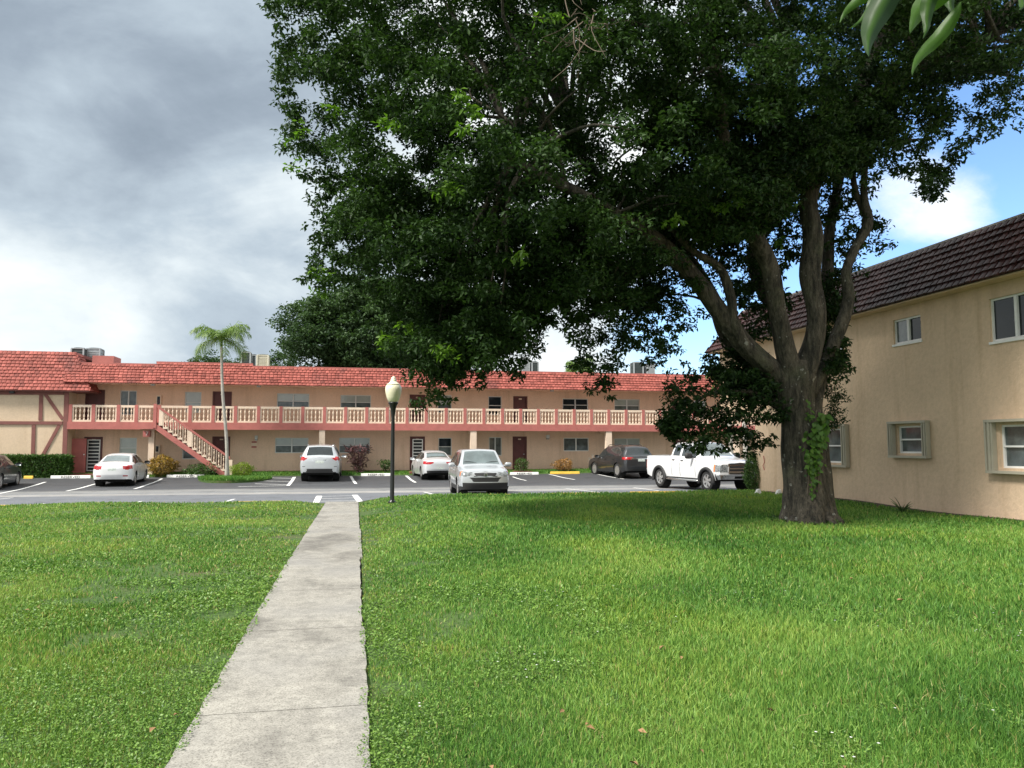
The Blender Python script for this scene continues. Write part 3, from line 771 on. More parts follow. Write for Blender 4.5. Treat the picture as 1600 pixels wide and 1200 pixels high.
M['leaf_new_backlit'] = leafmat('big_tree_new_backlit_leaf', (.05, .12, .016), (.13, .24, .028), trans=.4)
M['leaf_bg'] = leafmat('background_tree_leaf', (.022, .048, .020), (.062, .112, .040), trans=.25, rough=.6)
M['leaf_hedge'] = leafmat('hedge_leaf', (.028, .065, .018), (.075, .15, .03), trans=.2)
M['leaf_lime'] = leafmat('lime_shrub_leaf', (.10, .18, .02), (.30, .38, .05), trans=.3)
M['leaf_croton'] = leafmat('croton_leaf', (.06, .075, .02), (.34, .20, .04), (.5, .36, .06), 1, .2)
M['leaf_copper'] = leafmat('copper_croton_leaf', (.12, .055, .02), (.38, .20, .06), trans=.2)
M['leaf_purple'] = leafmat('purple_leaf', (.05, .022, .03), (.17, .085, .09), trans=.15)
M['leaf_palm'] = leafmat('palm_leaf', (.05, .10, .025), (.17, .26, .06), trans=.3)
M['vine'] = leafmat('vine_leaf', (.025, .07, .012), (.095, .20, .028), trans=.35)
M['ivy'] = leafmat('ivy_leaf', (.010, .024, .009), (.028, .058, .018), trans=.15)
M['hangleaf'] = leafmat('hanging_leaf', (.010, .034, .009), (.045, .11, .010), trans=.45, rough=.45)
# bark
bm_, t_, b_ = nt('grey_bark')
n_ = noise(t_, 2.2, 7, .7, sc=(4, 4, .8)); n2_ = noise(t_, 1.1, 5, .6); n3_ = noise(t_, 24, 4, .7, sc=(1, 1, .35))
r_ = ramp(t_, n_.outputs[0], [(.38, (.020, .019, .014)), (.52, (.082, .071, .053)), (.72, (.155, .136, .104))])
li_ = ramp(t_, n2_.outputs[0], [(.55, (0, 0, 0)), (.68, (.7, .7, .7))])
o_ = mixc(t_, li_.outputs[0], r_.outputs[0], (.10, .105, .06))
sp_ = noise(t_, 7, 2, .5); spr = ramp(t_, sp_.outputs[0], [(.67, (0, 0, 0)), (.71, (.6, .6, .6))])
o_ = mixc(t_, spr.outputs[0], o_, (.36, .36, .32))
o_ = mixc(t_, 1.0, o_, ramp(t_, n3_.outputs[0], [(.35, (.55, .55, .55)), (.6, (1.1, 1.1, 1.1))]).outputs[0], 'MULTIPLY')
t_.links.new(o_, b_.inputs['Base Color']); b_.inputs['Roughness'].default_value = .95
bump(t_, b_, n3_.outputs[0], 1.0, .06); M['bark'] = bm_
def smooth_path(P, n=5):
    P = [Vector(p) for p in P]; out = []
    Q = [P[0]*2-P[1]]+P+[P[-1]*2-P[-2]]
    for i in range(1, len(Q)-2):
        for k in range(n):
            u = k/n; a, b, c, d = Q[i-1:i+3]
            out.append(.5*((2*b)+(c-a)*u+(2*a-5*b+4*c-d)*u*u+(3*b-a-3*c+d)*u**3))
    out.append(P[-1]); return out
def limb(mb, pts, r, sides=12, n=6, lump=.06, seed=0, flut=None):
    P = smooth_path(pts, n); rr = np.interp(np.linspace(0, 1, len(P)), np.linspace(0, 1, len(r)), r)
    mb.tube(P, list(rr), sides, lump=lump, seed=seed, flut=flut); return P
# ------------------------------------------------------------------ the large tree
TD = 16.6
base = at(1262, 806, TD); base.z = float(lawnz(base.x, base.y))-.06
tree = thing('shade_tree', 'huge spreading shade tree with grey forked trunk and dense dark crown on the right lawn', 'tree', tuple(base))
def tp(px, py, dd=0): return at(px, py, TD+dd)
tr = MB()
def flute(a, i):
    k = max(0, 1-i/9.0)
    return 1+.17*k*(math.sin(a*5+.6)+.6*math.sin(a*8+1.9)+.4*math.sin(a*3))
pts = [tp(1262, 822), tp(1260, 790), tp(1257, 760), tp(1251, 710), tp(1248, 660), tp(1243, 620), tp(1244, 588), tp(1246, 565)]
limb(tr, pts, [.66, .52, .43, .39, .37, .39, .42, .34], 30, 6, .035, 1, flute)
limb(tr, [tp(1278, 815, .1), tp(1281, 760, .15), tp(1276, 700, .2), tp(1270, 640, .25), tp(1280, 590, .3), tp(1292, 540, .4)], [.42, .31, .24, .20, .17, .14], 16, 6, .08, 7, lambda a, i: 1+.12*max(0, 1-i/7)*math.sin(a*4))
limbs = {}
def addl(k, P, r, s=14, seed=0): limbs[k] = limb(tr, P, r, s, 6, .07, seed)
addl('L1', [tp(1245, 612), tp(1206, 577, -.1), tp(1165, 540, -.2), tp(1120, 482, -.3), tp(1078, 425, -.5), tp(1035, 385, -.8), tp(985, 350, -1.3), tp(900, 300, -2.0), tp(800, 250, -2.6)], [.25, .21, .20, .20, .19, .18, .15, .12, .07], 16, 2)
addl('L1b', [tp(1235, 640, .3), tp(1205, 612, .5), tp(1168, 560, .7), tp(1132, 515, .8), tp(1115, 470, 1.0), tp(1070, 400, 1.5), tp(1000, 330, 2.2), tp(900, 240, 3.0)], [.20, .20, .21, .20, .18, .16, .12, .07], 14, 3)
addl('L6', [tp(1206, 577, -.3), tp(1165, 540, -.35), tp(1146, 500, -.4), tp(1143, 470, -.4), tp(1135, 440, -.4), tp(1120, 415, -.5), tp(1075, 385, -.7), tp(1000, 300, -1.2)], [.13, .13, .11, .11, .10, .09, .08, .05], 10, 4)
addl('L2', [tp(1240, 600, -.1), tp(1228, 550, -.2), tp(1216, 490, -.3), tp(1203, 420, -.5), tp(1180, 370, -.8), tp(1160, 325, -1.2), tp(1135, 240, -1.8), tp(1120, 120, -2.6), tp(1100, -40, -3.2)], [.25, .21, .20, .19, .17, .15, .13, .11, .08], 14, 5)
addl('L3', [tp(1248, 600, -.1), tp(1268, 545, -.15), tp(1276, 490, -.2), tp(1266, 430, -.2), tp(1270, 370, -.2), tp(1264, 310, -.2), tp(1285, 255, -.2), tp(1320, 180, 0), tp(1360, 100, .2), tp(1400, -60, .6)], [.27, .23, .21, .21, .21, .20, .18, .16, .14, .09], 16, 6)
addl('L4', [tp(1262, 615, .1), tp(1285, 575, 0), tp(1305, 530, -.1), tp(1326, 470, -.1), tp(1322, 425, 0), tp(1338, 385, .1), tp(1356, 350, .1), tp(1350, 305, .2), tp(1356, 240, .4), tp(1390, 150, .8)], [.18, .16, .14, .12, .11, .10, .11, .08, .07, .05], 12, 7)
addl('L5', [tp(1262, 590, .6), tp(1280, 510, .7), tp(1292, 440, .8), tp(1296, 360, .9), tp(1310, 290, 1.1), tp(1330, 200, 1.8), tp(1380, 60, 3)], [.18, .15, .13, .12, .11, .10, .07], 12, 8)
addl('L7', [tp(1216, 490, .6), tp(1190, 450, .9), tp(1178, 390, 1.2), tp(1215, 330, 1.4), tp(1230, 250, 1.8), tp(1240, 100, 2.5)], [.14, .16, .15, .14, .12, .07], 12, 9)
addl('L8', [tp(1350, 335, .2), tp(1335, 290, .3), tp(1332, 240, .4)], [.07, .06, .05], 8, 10)
addl('L9', [tp(1320, 180, 0), tp(1390, 130, -.6), tp(1470, 90, -1.2), tp(1560, 60, -2)], [.14, .12, .09, .04], 10, 11)
addl('L10', [tp(1228, 640, .2), tp(1200, 625, .2), tp(1165, 612, .1), tp(1110, 615, -.1), tp(1075, 640, -.2)], [.14, .09, .06, .04, .015], 8, 12)
# crown clumps fill the crown's real volume
POLY = [(400, -420), (425, 0), (440, 40), (462, 72), (438, 100), (440, 130), (468, 170), (452, 195), (450, 230), (482, 288), (512, 280), (518, 300), (492, 330), (505, 380), (492, 430), (515, 445), (560, 440), (600, 475), (628, 500), (597, 525), (600, 580), (640, 630), (690, 612), (745, 600), (800, 588), (835, 545), (880, 505), (905, 510), (915, 560), (935, 590), (962, 560), (985, 540), (1030, 530), (1070, 512), (1098, 470), (1090, 430), (1130, 400), (1200, 375), (1260, 320), (1335, 285), (1385, 268), (1430, 245), (1452, 292), (1475, 268), (1500, 232), (1540, 215), (1565, 180), (1610, 165), (1720, 140), (1900, -100), (1850, -420)]
PX = np.array(POLY, float)
def inside(x, y):
    c = False; j = len(PX)-1
    for i in range(len(PX)):
        xi, yi = PX[i]; xj, yj = PX[j]
        if (yi > y) != (yj > y) and x < (xj-xi)*(y-yi)/(yj-yi)+xi: c = not c
        j = i
    return c
def edge_dist(x, y):
    A = PX; B = np.roll(PX, -1, 0); AB = B-A; P_ = np.array([x, y])-A
    tt = np.clip((P_*AB).sum(1)/(AB**2).sum(1), 0, 1); return float(np.sqrt(((P_-AB*tt[:, None])**2).sum(1)).min())
rt = random.Random(21); clumps = []; tries = 0
while len(clumps) < 2150 and tries < 60000:
    tries += 1; x, y = rt.uniform(400, 1850), rt.uniform(-400, 650)
    if not inside(x, y): continue
    e = edge_dist(x, y)
    if e < 16 or (575 < x < 650 and 555 < y): continue
    th = min(1.0, (e/230.0))**.6*4.6
    dd = rt.uniform(-1, 1)*th - .2 + (.5 if x > 1300 else 0)
    rad = min(.56, max(.14, e/71/1.25))*rt.uniform(.65, 1.05)
    if x > 960 and y > 415 and dd < .5: dd = rt.uniform(.5, 3.0)
    if x > 1000 and y > 400 and rt.random() < .35: continue
    if x > 1330 and y > 120 and e < 60: rad *= .7
    if (1140 < x < 1350 and 330 < y): continue
    clumps.append((tp(x, y, dd), rad, e, x, y))
parts = []; newp = []; tw = MB()
for P_, rad, e, x, y in clumps:
    # sub-sprays inside each clump make an uneven, layered surface
    ns = 5
    for s_ in range(ns):
        o = ball(1)[0]*rad*.75; c = np.array(P_)+o*np.array([1, 1, .7])
        n = int(66*(rad/.5)**1.6)
        if y < -80: n = int(n*.45)
        pos = c+ball(n)*np.array([rad*.62, rad*.62, rad*.36])
        tone = rt.gauss(.40, .26)
        if x < 620: tone += .18  # sunlit left side of the crown, put into the leaf colour
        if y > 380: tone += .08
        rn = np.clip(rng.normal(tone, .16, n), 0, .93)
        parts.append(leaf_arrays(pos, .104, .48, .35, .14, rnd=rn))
# fringe sprigs
def sprig(px, py, dd, r, n, flat=.6, size=.12, tone=.4, dst=None):
    if 575 < px < 645 and 560 < py < 660: return
    c = np.array(tp(px, py, dd)); pos = c+ball(n)*np.array([r, r, r*flat])
    (parts if dst is None else dst).append(leaf_arrays(pos, size, .46, .4, .14, rnd=np.clip(rng.normal(tone, .16, n), 0, .93)))
for i in range(420):
    k = rt.randrange(len(POLY)-1); u = rt.random(); x = POLY[k][0]*(1-u)+POLY[k+1][0]*u; y = POLY[k][1]*(1-u)+POLY[k+1][1]*u
    if y < -60 or x > 1650 or (1120 < x < 1330): continue
    sprig(x+rt.gauss(0, 9), y+rt.gauss(0, 9)-4, rt.uniform(-1, 1), rt.uniform(.1, .26), rt.randint(14, 46))
for i in range(120):      # low clump hanging left of the trunk
    a = rt.uniform(0, 6.28); q = rt.random()**.5; x = 1135+98*q*math.cos(a); y = 625+55*q*math.sin(a)-(x-1135)*.0
    sprig(x, y, rt.uniform(-.7, .9), rt.uniform(.14, .30), rt.randint(20, 54), tone=.25)
for i in range(46):
    u = rt.random(); sprig(1060-20*u+rt.gauss(0, 9), 665-10*u+rt.gauss(0, 8), rt.uniform(-.5, .3), .14, 26, tone=.3)
for i in range(60):
    u = rt.random(); sprig(1120+70*u+rt.gauss(0, 14), 560+60*u+rt.gauss(0, 12), rt.uniform(.0, .9), .22, 50, tone=.2)
for i in range(26):
    sprig(1178+rt.gauss(0, 20), 688+rt.gauss(0, 14), rt.uniform(-.5, .4), .12, 16, tone=.2)
for i in range(26):
    sprig(1100+rt.gauss(0, 16), 686+rt.gauss(0, 12), rt.uniform(-.8, -.2), .13, 22, tone=.45)
for i in range(60):       # right of the trunk
    sprig(1302+rt.gauss(0, 13), 560+rt.gauss(0, 20), rt.uniform(-.3, .6), .13, 24, tone=.25)
for (x, y, n, s_) in ((1345, 372, 26, 22), (1362, 345, 12, 12), (1308, 385, 20, 14), (1300, 440, 36, 18), (1296, 480, 30, 15), (1240, 350, 18, 16), (1228, 400, 18, 14), (1240, 300, 24, 22), (1150, 440, 22, 22), (1168, 480, 24, 20), (1185, 430, 24, 20), (1118, 400, 26, 26), (1300, 330, 28, 20), (1330, 255, 30, 24), (1180, 520, 26, 20), (1200, 470, 20, 14), (1205, 345, 40, 26), (1150, 380, 30, 24), (1452, 300, 12, 9), (1470, 275, 16, 10), (1230, 470, 10, 12), (1040, 480, 24, 30), (990, 480, 30, 30), (1020, 545, 22, 18), (938, 598, 16, 12), (1090, 330, 50, 50), (1180, 290, 60, 50), (1270, 270, 40, 40)):
    for k in range(n): sprig(x+rt.gauss(0, s_), y+rt.gauss(0, s_), rt.uniform(.0, 1.4), rt.uniform(.1, .22), rt.randint(10, 34), tone=.28)
for k in range(150):      # ivy on the back stems
    u = rt.random(); sprig(1290+14*math.sin(u*9)+rt.gauss(0, 8), 440+230*u+rt.gauss(0, 4), rt.uniform(.25, .6), .1, 26, 1, .07, .2)
for k in range(70):
    u = rt.random(); sprig(1140+90*u+rt.gauss(0, 8), 530+100*u+rt.gauss(0, 7), rt.uniform(.5, .8), .12, 26, 1, .08, .15)
for (x, y, sx, sy, n, d0, d1) in ((1150, 290, 60, 40, 120, -2.6, 0), (1215, 330, 30, 26, 50, -1.6, 0), (1290, 235, 50, 34, 90, -1.6, .2), (1360, 200, 40, 40, 70, -1.2, .6), (1050, 340, 50, 30, 90, .3, 2), (1170, 355, 26, 18, 36, -1.4, -.2), (760, 420, 90, 70, 200, -3, 2), (880, 400, 80, 50, 160, -2, 2), (640, 380, 60, 70, 120, -2, 2), (1240, 180, 60, 50, 100, -2, 0), (970, 455, 40, 30, 40, .5, 2), (680, 540, 50, 40, 120, -1.5, 1.5), (770, 520, 40, 25, 60, -1, 1)):
    for k in range(n):
        qx, qy = x+rt.gauss(0, sx), y+rt.gauss(0, sy)
        if not inside(qx, qy) or edge_dist(qx, qy) < 22: continue
        sprig(qx, qy, rt.uniform(d0, d1), rt.uniform(.2, .42), rt.randint(40, 110), tone=.32)
dt = MB()
for i in range(26):
    a = tp(900+rt.gauss(0, 22), 35+rt.gauss(0, 18), -4.6); b = a+Vector((rt.gauss(0, .35), rt.gauss(0, .2), -.15+rt.gauss(0, .3))); limb(dt, [a, a.lerp(b, .5)+Vector((rt.gauss(0, .08), 0, rt.gauss(0, .08))), b], [.011, .008, .004], 4, 3, 0)
dt.build('dead_twigs', M['wood'], tree)
crown = foliage('crown', parts, M['leaf'], tree)
# young leaf sprays; at lower left the bright colour stands for backlit leaf edges
for (x, y, n, s_) in ((603, 535, 16, 10), (640, 520, 12, 16), (600, 575, 8, 6), (505, 430, 8, 9), (502, 452, 6, 6), (690, 545, 10, 14), (725, 200, 5, 9), (735, 175, 5, 7), (720, 150, 4, 6), (700, 290, 6, 8), (600, 190, 6, 10), (618, 185, 4, 6), (520, 165, 4, 8), (1130, 325, 5, 6), (1048, 345, 4, 5), (1215, 378, 5, 6), (860, 30, 5, 12), (1150, 310, 4, 8), (890, 520, 6, 10), (560, 290, 5, 8), (480, 200, 5, 14), (470, 260, 5, 10), (800, 400, 4, 12)):
    for k in range(n): sprig(x+rt.gauss(0, s_), y+rt.gauss(0, s_*.7), -min(4.6, 4.6*(edge_dist(x, y)/230)**.6)-.1 if inside(x, y) else 0, .09, 8, .7, .13, .5, newp)
foliage('young_backlit_leaves', newp, M['leaf_new_backlit'], tree)
# secondary branches from limbs to clumps
LP = [(k, P_) for k, L_ in limbs.items() for P_ in L_[10:]]
for i in range(260):
    c = rt.choice(clumps)
    if c[4] < -250 or c[3] < 620: continue
    k, q = min(LP, key=lambda kp: (kp[1]-c[0]).length+rt.uniform(0, 1.5))
    d = (c[0]-q); L_ = d.length
    if L_ > 9: q = q+d*(1-7/L_)*0
    m1 = q+d*.35+Vector((rt.gauss(0, .18), rt.gauss(0, .18), .10*L_)); m2 = q+d*.7+Vector((rt.gauss(0, .15), rt.gauss(0, .15), .07*L_))
    r0 = min(.11, .02+.012*L_)
    limb(tr, [q, m1, m2, c[0]], [r0, r0*.75, r0*.5, .012], 6, 3, 0)
tr.build('trunk', M['bark'], tree, smooth=True)
# surface roots
rt2 = MB()
for a in (-2.6, -1.9, -1.2, -.4, .5, 2.9, 3.6):
    L_ = rt.uniform(.05, .28); c = Vector((base.x, base.y, base.z+.12)); d = Vector((math.cos(a), math.sin(a), 0))
    limb(rt2, [c+d*.30+Vector((0, 0, .25)), c+d*.45+Vector((0, 0, .08)), c+d*(.55+L_*.5)+Vector((rt.gauss(0, .05), 0, -.02)), c+d*(.6+L_)+Vector((0, 0, -.09))], [.13, .09, .055, .02], 8, 4, .08)
rt2.build('root', M['bark'], tree, smooth=True)
# climbing vine with heart leaves
vine = thing('climbing_vine', 'bright green heart-leaved vine climbing the right side of the grey tree trunk', 'vine', tuple(at(1278, 730, TD-.6)))
vp = []; stem = MB()
def heart(C, size, n, tone):
    d, w = rot_frames(n, 1.0, .5); 
    f = np.array([-.25, -1, .25]); nn = f+rng.normal(0, .35, (n, 3)); nn /= np.linalg.norm(nn, axis=1)[:, None]
    d = np.array([.1, 0, -1])+rng.normal(0, .4, (n, 3)); d -= nn*(d*nn).sum(1)[:, None]; d /= np.linalg.norm(d, axis=1)[:, None]; w = np.cross(d, nn)
    L_ = (size*rng.uniform(.6, 1.3, n))[:, None]
    pts = [(0, 0), (-.12, .28), (.08, .45), (.4, .42), (.75, .2), (1.05, 0), (.75, -.2), (.4, -.42), (.08, -.45), (-.12, -.28)]
    V = np.stack([C+d*L_*a+w*L_*b for a, b in pts], 1).reshape(-1, 3); i = np.arange(n)*10
    F = np.concatenate([np.stack([i, i+k, i+k+1], 1) for k in range(1, 9)])
    return V, F, np.repeat(np.clip(rng.normal(tone, .2, n), 0, .95), 10)
for (x, y, sx, sy, n, s_) in ((1287, 652, 6, 6, 12, .17), (1277, 688, 8, 12, 60, .10), (1270, 712, 7, 11, 80, .08), (1272, 736, 6, 10, 60, .075), (1270, 764, 3, 12, 26, .06), (1263, 640, 3, 12, 16, .08), (1281, 670, 7, 8, 26, .13)):
    C = np.array([list(at(x+rt.gauss(0, sx), y+rt.gauss(0, sy), TD-.42-rt.random()*.14)) for _ in range(n)]); vp.append(heart(C, s_, n, .5))
foliage('vine_leaves', vp, M['vine'], vine)
wd = MB()
for k in range(0): pass
bp = []
for k in range(60):       # weeds and shoots tufting the foot of the trunk
    a = rt.uniform(0, 6.28); q = rt.uniform(.55, .78); c_ = np.array([base.x+math.cos(a)*q, base.y+math.sin(a)*q, float(lawnz(base.x, base.y))+.04])
    bp.append(leaf_arrays(c_+ball(16)*np.array([.09, .09, .06]), .05, .5, -.5, .1))
V_, F_, r_b = join_np(bp); tag(link('trunk_weeds', np_mesh('trunk_weeds', V_, F_, r_b), M['leaf_hedge']), 'small dark weeds sprouting round the foot of the large trunk', 'weeds', kind='stuff')
for k in range(4): limb(stem, [at(1258+k*7, 800, TD-.42), at(1264+k*5, 740, TD-.40), at(1262+k*7, 690, TD-.36), at(1270+k*6, 640, TD-.3)], [.012]*4, 5, 5, 0)
stem.build('vine_stem', M['wood'], vine)
# ------------------------------------------------------------------ background trees
def bg_tree(name, label, cpx, cpy, dep, rx, rz, ry, nclump, leaf, m, base_px=None, group=None, per=90, csz=.26, keep=None):
    c = at(cpx, cpy, dep); b = Vector((c.x, c.y, -.2)); o = thing(name, label, 'tree', tuple(b), 0, group)
    ps = []; tk = MB(); h = c.z
    limb(tk, [b, b+Vector((.2, 0, h*.4)), b+Vector((0, 0, h*.75)), c+Vector((0, 0, rz*.4))], [rx*.08, rx*.06, rx*.045, rx*.02], 10, 4, .06)
    for i in range(nclump):
        v = ball(1, .55)[0]
        pass
        lob = 1+.16*math.sin(v[0]*7+1)+.12*math.sin(v[2]*9+v[1]*5)
        q = np.array(c)+v*np.array([rx, ry, rz])*lob*.9
        r = rx*csz*rt.uniform(.5, 1.1); n = per; tone = np.clip(rt.gauss(.42, .16)+.15*v[2], 0, .9)
        pos = q+ball(n, .3)*np.array([r, r, r*.5]); ps.append(leaf_arrays(pos, leaf, .5, .2, .15, rnd=np.clip(rng.normal(tone, .13, n), 0, .93)))
        if i % 9 == 0:
            limb(tk, [b+Vector((0, 0, h*rt.uniform(.4, .8))), (Vector(q)+b+Vector((0, 0, h*.8)))/2, Vector(q)], [rx*.02, rx*.012, .02], 5, 3, 0)
    foliage('crown', ps, m, o); tk.build('trunk', M['bark'], o, smooth=True); return o
bg_tree('broad_tree', 'broad dark green tree rising behind the red roof, just left of the shade tree crown', 572, 522, 66, 7.0, 5.2, 5.0, 560, .32, M['leaf_bg'], csz=.20, per=130)
bg_tree('broad_tree', 'large green tree behind the roof, mostly hidden by the shade tree crown', 690, 510, 70, 6.0, 5.0, 5, 300, .32, M['leaf_bg'], csz=.18, per=90)
GR = 'treetops just showing above the red roof'
for i, (x, y, r, lab) in enumerate(((345, 574, 1.9, 'low treetop peeping over the roof directly behind the slender palm'), (312, 577, 1.6, 'low treetop over the roof left of the slender palm crown'), (430, 573, 1.6, 'small treetop over the roof just right of the beige rooftop condenser'), (452, 574, 1.7, 'small treetop over the roof at the foot of the broad dark tree'), (378, 578, 1.4, 'low treetop behind the dark rooftop condenser'))):
    bg_tree('distant_tree', lab, x, y, 72, r*1.05, r*.9, r, 26, .24, M['leaf_bg'], group=GR, per=70, csz=.4)
# ------------------------------------------------------------------ palms
def palm(label, b, top, crown_r, nf=15, tr_r=.11, group=None, seed=0, droop=.9, wid=.5, fan=False):
    b, top = Vector(b), Vector(top); o = thing('palm_tree', label, 'palm', tuple(b), 0, group); rr = random.Random(seed)
    k = MB(); P = smooth_path([b, b.lerp(top, .3)+Vector((.05, 0, 0)), b.lerp(top, .65)+Vector((-.04, 0, 0)), top], 8)
    rad = [tr_r*(1.5-.5*min(1, i/4))*(1-.25*i/len(P))*(1+.05*(i % 2)) for i in range(len(P))]
    k.tube(P, rad, 10); k.build('trunk', M['palmtrunk'], o, smooth=True)
    if not fan:
        k = MB(); k.tube([top-Vector((0, 0, .05)), top+Vector((0, 0, .35)), top+Vector((0, 0, .6))], [tr_r*.75, tr_r*.8, .03], 10); k.build('crownshaft', M['leaf_palm'], o, smooth=True)
    for f in range(nf):
        a = f*2.4+rr.uniform(-.3, .3); el = rr.uniform(.5, 1.35) if f > nf*.25 else rr.uniform(-.2, .4); L_ = crown_r*rr.uniform(.95, 1.2)
        Q = []; p = top+Vector((0, 0, .35 if not fan else 0)); e = el; N = 14
        for i in range(N+1):
            Q.append(p.copy()); p = p+Vector((math.cos(a)*math.cos(e), math.sin(a)*math.cos(e), math.sin(e)))*L_/N; e -= droop*(1.9/N)*(.5+i/N)
        m_ = MB(); m_.cur = rr.uniform(.1, .9); m_.tube(Q, [.022*(1-.8*i/N) for i in range(N+1)], 4, cap=False)
        for i in range(2, int(N*2.5)):
            u = i/2.5; i0 = min(N-1, int(u)); q = Q[i0].lerp(Q[i0+1], u-i0); tn = (Q[i0+1]-Q[i0]).normalized(); m_.cur = .5
            sd = tn.cross(Vector((0, 0, 1))).normalized(); ln = L_*wid*math.sin(math.pi*min(1, .12+.86*u/N))**.7*.75
            for s_ in (-1, 1):
                m_.cur = min(1, max(0, rr.gauss(.5, .25)))
                dr = (sd*s_*.8+tn*.65+Vector((0, 0, -.25+rr.gauss(0, .28)))).normalized(); e1 = q+dr*ln*.55; e2 = q+dr*ln+Vector((0, 0, -ln*.5)); w_ = tn*.017*(1 if not fan else 2)
                m_.quad(q-w_, q+w_, e1+w_, e1-w_); m_.poly([e1-w_, e1+w_, e2])
        m_.build('frond', M['leaf_palm'], o)
    return o
pb = gp(355, 748); palm('slender palm with pale leaning trunk on the grass island by the stair foot', (pb[0], pb[1], .08), at(346, 541, 39.5+.3), 1.7, 19, .088, seed=4, droop=1.1, wid=.46)
PG = 'thin palms by the right end of the far building'
palm('thin pale-trunked palm left of the balcony column, behind the pickup windshield', (at(1142, 720, 41).x, at(1142, 720, 41).y, .1), at(1138, 596, 41), 1.2, 10, .12, PG, 8)
palm('thin white-trunked palm right of the balcony column, above the pickup bonnet', (at(1163, 720, 40).x, at(1163, 720, 40).y, .1), at(1163, 600, 40), 1.2, 10, .13, PG, 9)
c = at(905, 577, 85); palm('distant fan-like palm top above the roof near centre right', (c.x, c.y, 0), c, 1.9, 16, .2, None, 12, 1.0, .7, True)
# ------------------------------------------------------------------ shrubs
def shrub(name, label, px, base_py, wpx, hpx, m, n=1500, leaf=.12, Y=None, dep=None, cat='shrub', flat=1, stems=6, ratio=.4, shape='ball', group=None, ry=None):
    if Y is None: X_, Y_, Z_ = gp(px, base_py)
    else: X_ = XY(px, Y, base_py); Y_ = Y; Z_ = float(lotz(X_, Y_))
    dd = X_*sa+Y_*ca; rx = wpx/1200*dd/2; h = hpx/1200*dd
    o = thing(name, label, cat, (X_, Y_, Z_), 0, group); b = Vector((X_, Y_, Z_)); ry = ry or rx
    if shape == 'box':
        P_ = rng.uniform(-1, 1, (n, 3)); k = rng.integers(0, 3, n)
        sgn = np.where(rng.random(n) < .5, -1, 1); P_[np.arange(n), k] = sgn*rng.uniform(.8, 1.05, n)
        P_ = P_*np.array([rx, ry, h/2])+np.array([0, 0, h/2])
    elif shape == 'vase':
        u = rng.random(n)**.6; a = rng.uniform(0, 2*np.pi, n); r = np.sqrt(rng.random(n))*(.25+.75*u)
        P_ = np.stack([np.cos(a)*r*rx, np.sin(a)*r*ry, u*h], 1)
    else:
        P_ = ball(n, .55); P_[:, 2] = np.where(P_[:, 2] < 0, P_[:, 2]*.9, P_[:, 2]); lob = 1+.12*np.sin(P_[:, 0]*5+px)+.10*np.sin(P_[:, 2]*6+P_[:, 1]*4)
        P_ = P_*lob[:, None]*np.array([rx, ry, h*.5])+np.array([0, 0, h*.52])
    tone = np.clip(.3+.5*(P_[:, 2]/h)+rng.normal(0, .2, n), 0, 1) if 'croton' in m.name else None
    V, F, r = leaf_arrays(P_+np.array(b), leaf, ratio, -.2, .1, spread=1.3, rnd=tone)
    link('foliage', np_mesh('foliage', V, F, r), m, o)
    k = MB()
    for s_ in range(stems):
        a = rt.uniform(0, 6.28); q = rt.uniform(.3, .85); limb(k, [b+Vector((rt.gauss(0, .04), rt.gauss(0, .04), 0)), b+Vector((math.cos(a)*rx*q*.4, math.sin(a)*ry*q*.4, h*.4)), b+Vector((math.cos(a)*rx*q, math.sin(a)*ry*q, h*.85))], [.022, .016, .006], 5, 3, 0)
    k.build('stems', M['wood'], o); return o
YS = 44.15
shrub('hedge', 'clipped dark green hedge against the half timbered wing behind the dark car', 50, 750, 104, 33, M['leaf_hedge'], 16000, .13, Y=44.0, cat='hedge', shape='box', ry=.32, stems=10)
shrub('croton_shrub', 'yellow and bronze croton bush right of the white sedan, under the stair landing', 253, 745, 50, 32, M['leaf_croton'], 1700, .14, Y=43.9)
shrub('green_shrub', 'low dark green bush beneath the sloping staircase', 320, 744, 48, 22, M['leaf_hedge'], 1500, .11, Y=43.6)
shrub('small_shrub', 'tiny sparse shrub between the croton and the low green bush', 290, 744, 14, 12, M['leaf_hedge'], 160, .12, Y=43.7)
shrub('clipped_shrub', 'clipped lime green bush at the foot of the staircase beside the palm', 378, 745, 39, 23, M['leaf_lime'], 2400, .08, Y=42.9)
shrub('purple_shrub', 'spiky purple-leaved shrub right of the silver SUV under a window', 559, 738, 42, 42, M['leaf_purple'], 520, .28, Y=44.6, shape='vase', stems=14, ratio=.2)
shrub('small_shrub', 'small loose green shrub behind the lamp post against the wall', 603, 738, 27, 20, M['leaf_hedge'], 330, .14, Y=44.7, shape='vase')
shrub('green_shrub', 'green bush in front of the maroon ground floor door right of the centre car', 815, 734, 23, 24, M['leaf_hedge'], 620, .10, Y=44.2, stems=8)
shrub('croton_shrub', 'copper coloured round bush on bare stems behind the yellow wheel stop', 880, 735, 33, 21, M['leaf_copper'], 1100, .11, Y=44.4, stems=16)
# bare twiggy shrub
X_ = XY(930, 44.6, 730); o = thing('twiggy_shrub', 'leafless twiggy shrub by the wall left of the dark SUV', 'shrub', (X_, 44.6, .25)); k = MB()
for s_ in range(46):
    a = rt.uniform(0, 6.28); q = rt.uniform(.1, .55); h = rt.uniform(.6, 1.05); k.tube([(X_, 44.6, .22), (X_+math.cos(a)*q*.5, 44.6+math.sin(a)*q*.5, .25+h*.5), (X_+math.cos(a)*q, 44.6+math.sin(a)*q, .25+h)], [.014, .010, .005], 4)
k.build('twigs', M['palmtrunk'], o)
# tall shrub at the side building corner
o = shrub('corner_shrub', 'tall leafy green shrub at the near corner of the tan side building beside the pickup', 1177, 766, 30, 66, M['leaf_hedge'], 3200, .085, Y=25.2, stems=8)
